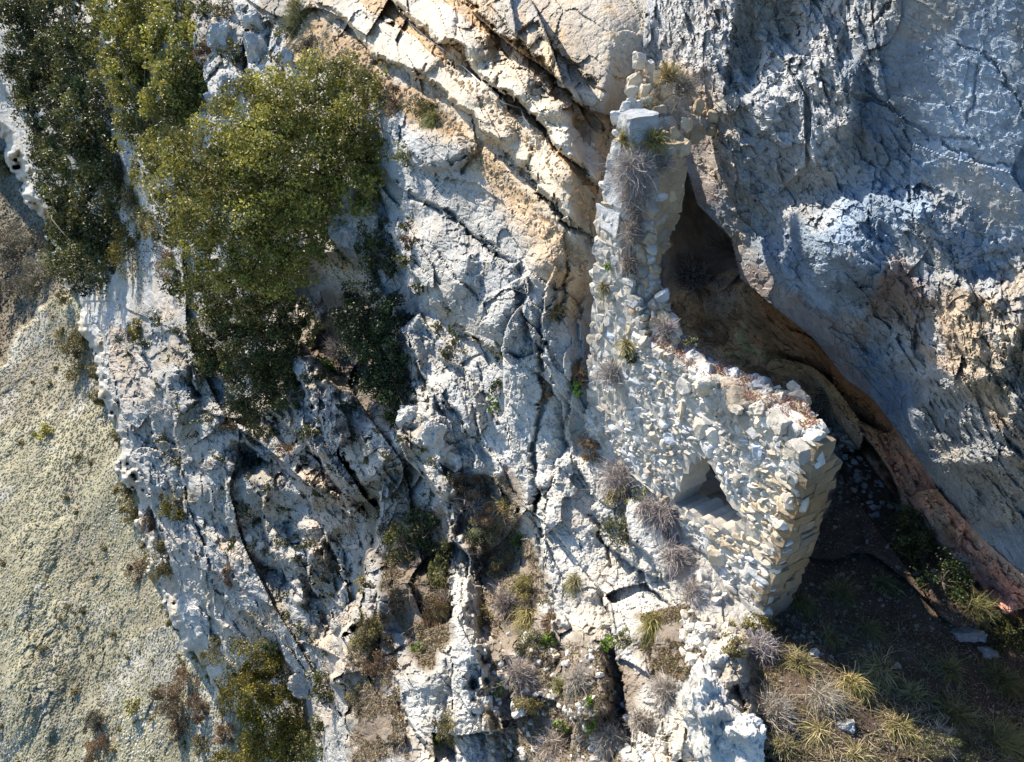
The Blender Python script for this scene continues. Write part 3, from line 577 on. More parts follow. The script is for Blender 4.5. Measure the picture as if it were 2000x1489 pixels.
# near end face: big flat tan stones with ragged back
MEND = np.stack([NI, UZ, -DD], 1)
z = -8.95; k = 0
while z < -5.25:
    h = R.uniform(.10, .26); x = -.02
    back = (.60 if z < -6.0 else .60 - .42 * (z + 6.0) / .75) + R.uniform(-.06, .05)
    while x < back - .05:
        wd = min(R.uniform(.13, .36), back - x + .03)
        V, F = stone((wd * .52, h * .55, .12), MEND @ rot_rand(R, .07), A0 + MEND @ np.array([x + wd / 2, z + h / 2 + R.normal(0, .02), -.03 + R.normal(0, .012)]), 4, 4, R, .035, .7, .9, 1)
        bag['end'].add(V, F, stone_col(TAN if z > -8.3 else (.29, .245, .185), v=.08)); x += wd
    z += h * .97
for i in range(70):                            # chinking between them
    V, F = stone((R.uniform(.04, .09), R.uniform(.03, .06), .06), MEND @ rot_rand(R, .4), A0 + MEND @ np.array([R.uniform(0, .55), R.uniform(-8.8, -5.4), -.02]), 2, 6, R, .05); bag['end'].add(V, F, stone_col(TAN))
# irregular wall top: stones bedded in the core
topl = [(0.0, -5.12), (.35, -5.02), (.9, -4.88), (1.5, -4.88), (2.2, -4.92), (2.9, -5.0), (3.3, -5.05), (3.45, -4.9)]
def zt_front(px, py): return on_front(px, py)
tp_ = np.array([on_front(x, y) for x, y in ((1590, 857), (1535, 838), (1480, 795), (1440, 785), (1385, 757), (1325, 712), (1258, 668))])
ztop = lambda t: np.interp(t, tp_[:, 0], tp_[:, 1])
for i in range(210):
    t = R.uniform(0.05, 3.35); o = R.uniform(.02, (TH - .02) * min(1, .25 + t * 1.2)); sz = R.choice([.045, .07, .11, .16], p=[.4, .34, .2, .06])
    V, F = stone((sz, sz * R.uniform(.6, 1), sz * R.uniform(.5, .9)), MF @ rot_rand(R, 3), A0 + MF @ np.array([t, ztop(t) - .02 + sz * .15 + R.normal(0, .015), o]), 2 if sz < .1 else 3, 9, R, .06)
    bag['top'].add(V, F, stone_col(WHITE))
for px, py, szx, szy in ((1400, 745, .20, .15), (1520, 822, .30, .19), (1552, 757, .22, .10), (1560, 880, .27, .2), (1285, 690, .16, .13), (1340, 700, .13, .09), (1500, 765, .12, .1), (1440, 800, .14, .1), (1470, 850, .15, .12)):
    s = (ztop(1.2)) ; r = rays(px, py); tt = on_front(px, py)[0]; zz = ztop(np.clip(tt - .3, 0, 3.3)) + .03; P_ = r * (zz / r[2])
    V, F = stone((szx * .42, szy * .42, szy * .42), MF @ rot_rand(R, .5), P_, 4, 6, R, .06, .6, .9, 1); bag['top'].add(V, F, stone_col(WHITE, v=.05))
# cross wall at the tall corner, its shaded face towards the viewer
TC = 3.78
CROSS_PX = [(1225, 235), (1262, 225), (1300, 250), (1342, 262), (1340, 330), (1333, 400), (1316, 450), (1290, 510), (1272, 570), (1262, 640), (1225, 640), (1205, 560), (1205, 440), (1212, 330)]
cpoly = on_cross(*np.array(CROSS_PX).T, TC); cpoly[:, 0] = np.maximum(cpoly[:, 0], .10)
MC = np.stack([NI, UZ, DD], 1)
cmask = lambda t, z: inpoly(t, z, cpoly) & (z < -2.85)
wall_core(cmask, -.4, 1.9, -8.5, -2.2, .62, .07, MC, A0 + DD * TC, (.34, .275, .19), 'cross_wall_core', .016)
face_stones('cross', cmask, -.3, 1.7, -7.0, -2.4, (.10, .2), (.14, .34), .10, MC, A0 + DD * TC, (.35, .285, .20), out=-.035, tilt=.2, sub=3)
# rubble head of the cross wall running back to the cliff
for i in range(210):
    u = R.uniform(0, 1); v = R.uniform(0, 1); px = 1225 + 165 * u + 15 * v; py = 285 - 150 * v * (1 - .55 * u) - 25 * u; sz = R.choice([.05, .09, .14], p=[.45, .38, .17])
    s = 9.75 + .75 * v + .5 * u; V, F = stone((sz, sz * .8, sz * .7), rot_rand(R), rays(px, py) * (s + .02), 2 if sz < .1 else 3, 9, R, .06); bag['top'].add(V, F, stone_col((.42, .39, .34) if R.random() < .6 else (.38, .31, .22)))
for px, py, sx, sy, s in ((1205, 228, .16, .12, 9.55), (1222, 214, .15, .12, 9.65), (1242, 212, .16, .13, 9.75), (1262, 205, .15, .12, 9.85), (1258, 178, .14, .11, 10.0), (1270, 130, .14, .12, 10.4), (1230, 205, .13, .1, 9.7), (1248, 118, .19, .22, 10.3), (1240, 158, .22, .14, 10.1), (1234, 180, .17, .09, 9.95), (1283, 150, .11, .13, 10.3), (1335, 290, .16, .14, 9.65), (1318, 262, .12, .12, 9.7), (1340, 245, .15, .1, 9.9), (1365, 210, .14, .12, 10.2), (1395, 225, .15, .13, 10.3), (1380, 180, .12, .09, 10.5), (1300, 180, .14, .12, 10.3), (1338, 180, .12, .1, 10.4)):
    V, F = stone((sx * .52, sy * .52, .1), np.eye(3) @ rot_rand(R, .6), rays(px, py) * s, 4, 9, R, .09); bag['top'].add(V, F, stone_col(WARM if px > 1270 else (.52, .5, .46), v=.08))
# rubble slope between the tall corner and the lower wall
for i in range(330):
    f = R.uniform(0, 1); px = np.interp(f, [0, .35, .7, 1], [1240, 1232, 1240, 1280]) + R.uniform(-18, 26 + 22 * f); py = np.interp(f, [0, .35, .7, 1], [300, 430, 560, 668]) + R.uniform(-8, 8); sz = R.choice([.05, .09, .13], p=[.5, .34, .16])
    t, z = on_front(px, py, .2); V, F = stone((sz, sz * .8, sz * .7), rot_rand(R), A0 + MF @ np.array([t, z, .22]), 2 if sz < .1 else 3, 9, R, .06); bag['top'].add(V, F, stone_col((.36, .35, .33) if R.random() < .6 else (.33, .27, .20)))
for px, py, sz in ((1262, 590, .12), (1290, 595, .14), (1240, 570, .1), (1296, 640, .12), (1275, 555, .09), (1230, 650, .15), (1215, 620, .12), (1245, 630, .16), (1300, 575, .1)):
    t, z = on_front(px, py, .25); V, F = stone((sz, sz * .8, sz * .7), rot_rand(R), A0 + MF @ np.array([t, z, .2]), 4, 8, R, .05); bag['top'].add(V, F, stone_col((.42, .42, .41)))
# sill block and rock footings under the window
for px, py, sx, sy, sd, dz in ((1395, 1046, .34, .2, .34, .04), (1362, 1066, .3, .2, .2, 0), (1440, 1110, .22, .16, .16, 0), (1330, 935, .17, .16, .2, .05), (1290, 900, .22, .16, .12, 0)):
    t, z = on_front(px, py, .12); V, F = stone((sx * .62, sy * .62, sd * .62), MF @ rot_rand(R, .35), A0 + MF @ np.array([t, z, .16 + dz]), 4, 7, R, .05, .6, .9); sb = Bag(); sb.add(V - RUIN_LOC, F, stone_col((.50, .47, .42), v=.04)); sb.build('window_sill' if py in (1046, 1066) else 'footing_rock', MS, RUIN)
for k, nm in (('front', 'front_wall'), ('quoin', 'corner_stones'), ('end', 'end_wall'), ('cross', 'cross_wall'), ('top', 'wall_top_stones')):
    bg_ = bag[k]; st_ = [1 + .22 * fbm(v, 3, 61, size=.7) for v in bg_.V]; wm_ = [sm(.1, .6, fbm(v, 3, 62, size=.9)) for v in bg_.V]; bg_.C = [c * a_[:, None] * (1 - b_[:, None] * (1 - np.array([.97, .89, .78]))) for c, a_, b_ in zip(bg_.C, st_, wm_)]; bg_.V = [v - RUIN_LOC for v in bg_.V]; bg_.build(nm, MS, RUIN)
#PART3
# ================================================================== plants
G = np.random.default_rng(21)
def unit(v): return v / (np.linalg.norm(v, axis=-1, keepdims=True) + 1e-9)
def leaves(pos, size, nrmdir, rng=G, aspect=.55, curl=.25):
    """bent two-quad leaves at pos, pointing outward-ish; returns V, F, index of leaf per vertex"""
    n = len(pos); a = unit(nrmdir * .7 + rng.normal(0, .7, (n, 3))); b = unit(np.cross(a, rng.normal(0, 1, (n, 3)))); c = np.cross(a, b)
    L = (size * rng.uniform(.65, 1.25, n))[:, None]; Wd = L * aspect
    p0 = pos - b * L * .5; p3 = pos + b * L * .5; m1 = pos + c * Wd * .5 + a * L * curl * .3; m2 = pos - c * Wd * .5 + a * L * curl * .3
    V = np.stack([p0, m1, p3, m2], 1).reshape(-1, 3); F = np.arange(4 * n).reshape(-1, 4); return V, F
def tube(path, radii, k=5):
    p = np.array(path, float); n = len(p); d = unit(np.gradient(p, axis=0)); ref = np.array([.31, .2, .93]); u = unit(np.cross(d, ref)); v = np.cross(d, u)
    an = np.linspace(0, 2 * math.pi, k, endpoint=False); V = (p[:, None] + np.asarray(radii)[:, None, None] * (u[:, None] * np.cos(an)[None, :, None] + v[:, None] * np.sin(an)[None, :, None])).reshape(-1, 3)
    F = [(i * k + j, i * k + (j + 1) % k, (i + 1) * k + (j + 1) % k, (i + 1) * k + j) for i in range(n - 1) for j in range(k)]; return V, np.array(F)
def blades(base, dirs, length, width, droop, rng=G, seg=4):
    """curved tapering grass blades / twigs as narrow two-sided strips"""
    n = len(base); d = unit(dirs); side = unit(np.cross(d, rng.normal(0, 1, (n, 3)))); V = []
    L = (length * rng.uniform(.5, 1.15, n))[:, None]; dr = (droop * rng.uniform(.3, 1.4, n))[:, None]
    kink = rng.normal(0, .10, (n, 3))
    for i in range(seg + 1):
        f = i / seg; c = base + d * L * f + np.array([0, 0, -1.0]) * dr * L * f * f + kink * L * math.sin(f * 3.0); w_ = width * (1 - .8 * f)
        V += [c - side * w_ * .5, c + side * w_ * .5]
    V = np.stack(V, 1).reshape(-1, 3); k = 2 * (seg + 1); o = (np.arange(n) * k)[:, None]
    F = np.concatenate([o + np.array([2 * i, 2 * i + 1, 2 * i + 3, 2 * i + 2])[None] for i in range(seg)], 0); return V, F
def percol(n, k, base, var=.25, rng=G, alt=None, palt=0.0):
    c = np.tile(np.array(base), (n, 1)) * (1 + rng.normal(0, var, (n, 1))); 
    if alt is not None: m = rng.random(n) < palt; c[m] = np.array(alt) * (1 + rng.normal(0, var, (m.sum(), 1)))
    return np.repeat(np.clip(c, .008, .7), k, 0)
KINDS = {   # leaf colour, other leaf colour, share, leaf px, aspect
 'oak': ((.19, .185, .035), (.32, .27, .06), .34, 6.2, .6), 'ivy': ((.03, .05, .018), (.07, .08, .02), .2, 5.0, .7), 'shade': ((.065, .075, .022), (.17, .155, .045), .32, 5.4, .6),
 'yellow': ((.24, .19, .025), (.10, .10, .02), .35, 4.4, .6), 'olive': ((.18, .16, .055), (.25, .19, .08), .3, 4.0, .5), 'brown': ((.20, .125, .07), (.14, .10, .05), .3, 3.4, .4), 'grey': ((.19, .17, .13), (.13, .12, .07), .4, 3.4, .35),
 'fresh': ((.16, .26, .02), (.10, .20, .02), .3, 7.0, .5), 'sage': ((.20, .20, .10), (.12, .13, .05), .3, 4.4, .5)}
UP = np.array([0, 0, 1.0]); LITD = np.array(sdir[:])
TREEGAP = .3
TOPPX = [(1258, 668), (1325, 712), (1385, 757), (1440, 785), (1480, 795), (1560, 780), (1560, 735), (1440, 672), (1330, 640), (1280, 630)]
surf0 = surf
def surf(px, py, lift=0.0, hill=False):
    if np.ndim(px) == 0 and not hill:
        r = rays(px, py); X1, Y1 = np.array([px]), np.array([py])
        if inpoly(X1, Y1, FRONT_PX)[0]: return A0 * 0 + r * ((NI @ A0 - .04) / (r @ NI) - lift)
        if inpoly(X1, Y1, TOPPX)[0]: return r * (-4.85 / r[2] - lift)
        if inpoly(X1, Y1, CROSS_PX)[0]: return r * ((DD @ A0 + TC - .06) / (r @ DD) - lift)
        if inpoly(X1, Y1, [(1225, 285), (1340, 285), (1400, 235), (1380, 170), (1230, 130)])[0]: return r * (9.9 - lift)
    return surf0(px, py, lift, hill)
def leafy(name, label, cat, px, py, rx, ry, kind='olive', dens=1.0, group=None, blobs=None, trunk=None, s=None, thick=.75, gap=.33, hill=False):
    """a plant whose crown is a cloud of leaf clumps; sizes in photo pixels"""
    if s is None: s = float(surf(px, py, 0, hill) @ np.array([0, CP, -SP]))
    mpp = s / FPX; bl = blobs or [(px, py, rx, ry)]
    r0 = min(rx, ry) * mpp * thick
    cs = rays(px, py + ry * .3) * (s - r0 * .2); root = empty(name, cs, label, cat, group)
    c1, c2, palt, lpx, asp = KINDS[kind]; ls = max(lpx, 3.2) * mpp; PV = []; PN = []; PC = []
    fwd = np.array([0, CP, -SP]); upv = np.array([0, SP, CP]); rt = np.array([1.0, 0, 0]); centres = []
    for bi, bb in enumerate(bl):
        bx, by, brx, bry = bb[:4]; tg_ = (1.3 if s > 30 else 1.14) if trunk else 1; brx *= tg_; bry *= tg_; btone = G.uniform(.72, 1.25); sb = bb[4] if len(bb) > 4 else s; R3 = np.array([brx, bry, (brx + bry) * .5 * thick]) * sb / FPX
        cen = rays(bx, by) * (min(sb, float(surf(bx, by, 0, hill) @ np.array([0, CP, -SP]))) - R3[2] * .85); centres.append(cen)
        area = brx * bry; nc = max(16, int(area / 80 * dens ** .5)); nlf = int(area / (lpx * lpx * asp) * 26.0 * dens)
        dc = unit(G.normal(0, 1, (nc, 3))); rc = G.uniform(.45, 1.0, nc) ** .5 * (1 + .22 * G.normal(0, 1, nc)).clip(.5, 1.35)
        cc = dc * rc[:, None]; crad = G.uniform(.12, .30, nc) * (1.7 if nc < 40 else 1); 
        pick = G.integers(0, nc, nlf); dl = unit(G.normal(0, 1, (nlf, 3))); p = cc[pick] + dl * (crad[pick] * G.uniform(.5, 1.05, nlf))[:, None]
        hole = vn(p * 2.1 + bi * 7.7, 3) + .5 * vn(p * 4.7 + bi, 4); keep = hole > -gap - .25 - (TREEGAP if trunk else 0); p = p[keep]; dl = dl[keep]; pk = pick[keep]
        wv = cen + (p[:, :1] * R3[0]) * rt + (p[:, 1:2] * R3[1]) * upv + (p[:, 2:] * R3[2]) * fwd; PV.append(wv); PN.append(dl * .6 + LITD * .35 + unit(p) * .5)
        tone = (1 + .38 * G.normal(0, 1, nc)).clip(.4, 1.9)[pk]; cb = np.tile(np.array(c1), (len(p), 1)); m = G.random(len(p)) < palt; cb[m] = c2; PC.append(cb * (btone * tone * (1 + .18 * G.normal(0, 1, len(p))))[:, None])
    pv = np.concatenate(PV); V, F = leaves(pv, ls, np.concatenate(PN), aspect=asp)
    mesh_obj('crown' if trunk else 'foliage', V - cs, F, ML, root, np.clip(np.repeat(np.concatenate(PC), 4, 0), .008, .6))
    # woody parts
    tb = Bag(); base = np.array(trunk[0]) if trunk else np.array([px, py + ry * .5]); bs = (trunk[1] if trunk and len(trunk) > 1 else s)
    b3 = rays(*base) * bs; wc = (.17, .14, .11)
    cm_ = np.mean(centres, 0); f = np.linspace(0, 1, 9)[:, None]; bend = G.normal(0, .18, 3) * np.linalg.norm(cm_ - b3)
    if trunk: limb = b3 * (1 - f) + cm_ * f + bend * np.sin(f * 3.1) + G.normal(0, .03, (9, 3)) * r0; V, F = tube(limb, r0 * .085 * np.linspace(1, .4, 9), 6); tb.add(V - cs, F, wc)
    for cen in centres:
        for k in range(3 if trunk else 2):
            st = limb[G.integers(2, 8)] if trunk else b3; e = cen + G.normal(0, .3, 3) * r0; mid = (st + e) / 2 + G.normal(0, .22, 3) * np.linalg.norm(e - st)
            pth = st * (1 - f) ** 2 + 2 * mid * f * (1 - f) + e * f * f + G.normal(0, .012, (9, 3)) * r0; rr = (r0 * (.032 if trunk else .03)) * np.linspace(1, .25, 9); V, F = tube(pth, rr); tb.add(V - cs, F, wc)
    nt = int(14 + 8 * len(bl)); cidx = G.integers(0, len(centres), nt); cb_ = np.array(centres)[cidx]; V, F = blades(cb_, G.normal(0, 1, (nt, 3)) + UP * .3, r0 * 1.2, 1.6 * mpp, .05); tb.add(V - cs, F, wc)
    tb.build('trunk' if trunk else 'stems', MB, root); return root
def twiggy(name, label, cat, px, py, r, col=(.30, .26, .25), n=None, up=.6, group=None, alt=(.42, .38, .34), lenf=1.0, out=.8):
    """bare dry shrub of fine curved twigs"""
    P_ = surf(px, py); s = P_ @ np.array([0, CP, -SP]); mpp = s / FPX; root = empty(name, P_, label, cat, group); n = n or int(70 + r * 9)
    dirs = unit(G.normal(0, 1, (n, 3)) + G.normal(0, .45, 3) + UP * up - np.array([0, CP, -SP]) * out); base = G.normal(0, .16, (n, 3)) * r * mpp
    V, F = blades(base, dirs, r * mpp * 1.35 * lenf, 1.5 * mpp, .35, seg=5); mesh_obj('twigs', V, F, MD, root, percol(n, 12, col, .22, alt=alt, palt=.35))
    m = n * 2; k = G.integers(0, n, m); fr = G.uniform(.35, .9, m)[:, None]; b2 = base[k] + dirs[k] * r * mpp * .8 * fr * lenf; V, F = blades(b2, unit(dirs[k] + G.normal(0, .6, (m, 3))), r * mpp * .42, 1.0 * mpp, .1, seg=3)
    mesh_obj('twig_tips', V, F, MD, root, percol(m, 8, alt, .22, alt=col, palt=.4)); return root
def tuft(name, label, cat, px, py, r, col=(.33, .27, .10), alt=(.20, .20, .06), group=None, droop=.75, n=None, lean=None):
    lean = G.normal(0, .38, 3); droop = G.uniform(.35, 1.2); r = r * G.uniform(.9, 1.25)
    P_ = surf(px, py); s = P_ @ np.array([0, CP, -SP]); mpp = s / FPX; root = empty(name, P_, label, cat, group); n = n or int(90 + r * 8)
    dirs = unit(G.normal(0, .75, (n, 3)) + UP * .75 - np.array([0, CP, -SP]) * .5 + np.array(lean)); base = G.normal(0, .08, (n, 3)) * r * mpp
    V, F = blades(base, dirs, r * mpp * 1.35, 1.5 * mpp, droop, seg=5); mesh_obj('blades', V, F, MD, root, percol(n, 12, col, .25, alt=alt, palt=.4))
    m = n // 3; V, F = blades(base[:m], unit(dirs[:m] + G.normal(0, .3, (m, 3))), r * mpp * .75, 1.8 * mpp, droop * .6, seg=4); mesh_obj('dead_blades', V, F, MD, root, percol(m, 10, (.26, .19, .12), .2)); return root

# ---- trees
leafy('oak_tree', 'largest evergreen oak with a wide sunlit yellow-green crown over the upper cliff', 'tree', 560, 330, 120, 120, 'oak', 1.0, thick=.6, gap=.28, s=20.3,
      blobs=[(600, 195, 95, 70, 20.4), (705, 240, 72, 90, 19.6), (500, 250, 85, 75, 20.6), (400, 320, 80, 65, 21.6), (330, 330, 50, 50, 22.6), (560, 330, 110, 90, 20), (690, 340, 70, 65, 19.6), (470, 400, 110, 80, 20.8), (590, 440, 75, 70, 20.4), (370, 420, 60, 60, 22), (430, 500, 80, 60, 21.5), (530, 520, 60, 60, 21)], trunk=((700, 480), 20.6))
leafy('oak_tree', 'dark hanging evergreen oak below the largest crown, tapering down to a point', 'tree', 490, 640, 80, 80, 'shade', 1.1, thick=.55, gap=.25, s=24,
      blobs=[(400, 560, 60, 50, 25), (470, 590, 75, 60, 24), (550, 600, 55, 60, 23.5), (430, 650, 55, 50, 25), (510, 690, 65, 60, 24), (560, 720, 40, 60, 24), (500, 760, 45, 50, 24.5), (440, 700, 40, 40, 25)], trunk=((600, 620), 24))
leafy('oak_tree', 'tall upright oak with a sunlit left side, left of the pale cracked rocks', 'tree', 300, 130, 70, 130, 'oak', 1.0, thick=.6, gap=.26, s=33, blobs=[(250, 20, 60, 50, 34), (310, 40, 60, 60, 33), (340, 110, 40, 70, 33), (275, 110, 50, 60, 33), (225, 60, 40, 50, 34), (240, 150, 40, 45, 34), (370, 150, 30, 60, 33), (280, 190, 45, 50, 34), (340, 190, 45, 50, 33.5), (290, 240, 45, 40, 34), (350, 250, 35, 40, 33.5)], trunk=((350, 300), 35))
leafy('oak_tree', 'dark oak clinging to the cliff in the top left corner', 'tree', 110, 80, 90, 90, 'shade', 1.1, thick=.6, gap=.28, s=44, blobs=[(30, 20, 50, 40, 46), (100, 20, 60, 50, 45), (170, 50, 50, 60, 44), (80, 90, 50, 50, 46), (150, 130, 60, 60, 45), (60, 140, 40, 40, 47)], trunk=((190, 190), 46))
leafy('oak_tree', 'dark oak between the top left corner oak and the lower pale-leaved oak', 'tree', 170, 260, 70, 80, 'shade', 1.1, thick=.6, gap=.28, s=47, blobs=[(120, 220, 50, 50, 48), (190, 230, 55, 60, 46), (150, 300, 55, 50, 48), (210, 310, 40, 50, 46), (110, 290, 35, 40, 50)], trunk=((230, 380), 49))
leafy('oak_tree', 'lower oak with pale leaves on its left above the grassy hillside', 'tree', 180, 440, 70, 80, 'shade', 1.1, thick=.6, gap=.28, s=52, blobs=[(130, 380, 45, 50, 54), (200, 390, 50, 50, 51), (160, 450, 50, 50, 53), (220, 460, 45, 50, 51), (150, 510, 45, 35, 55), (200, 520, 50, 35, 54)], trunk=((240, 540), 55))
leafy('evergreen_bush', 'dark green bush in the shady gully left of the pale main cliff face', 'bush', 740, 640, 70, 100, 'ivy', 1.1, thick=.6, s=18.2, blobs=[(725, 615, 68, 54), (755, 680, 62, 62), (770, 745, 54, 50), (700, 650, 48, 50), (790, 790, 42, 34)], gap=.45)
leafy('evergreen_bush', 'dark bush beneath the main oak beside the hanging round boulder', 'bush', 740, 490, 34, 50, 'shade', 1, s=20, gap=.3)
leafy('oak_tree', 'yellow-green young oak at the bottom of the far cliff face', 'tree', 510, 1380, 70, 80, 'yellow', 1.0, thick=.65, gap=.26, s=29.5, blobs=[(490, 1300, 45, 40, 30), (520, 1340, 55, 45, 29.5), (480, 1360, 40, 45, 30), (540, 1400, 45, 50, 29.5), (520, 1440, 45, 40, 29.5), (575, 1460, 45, 40, 29), (505, 1480, 35, 30, 30)], trunk=((590, 1500), 31))
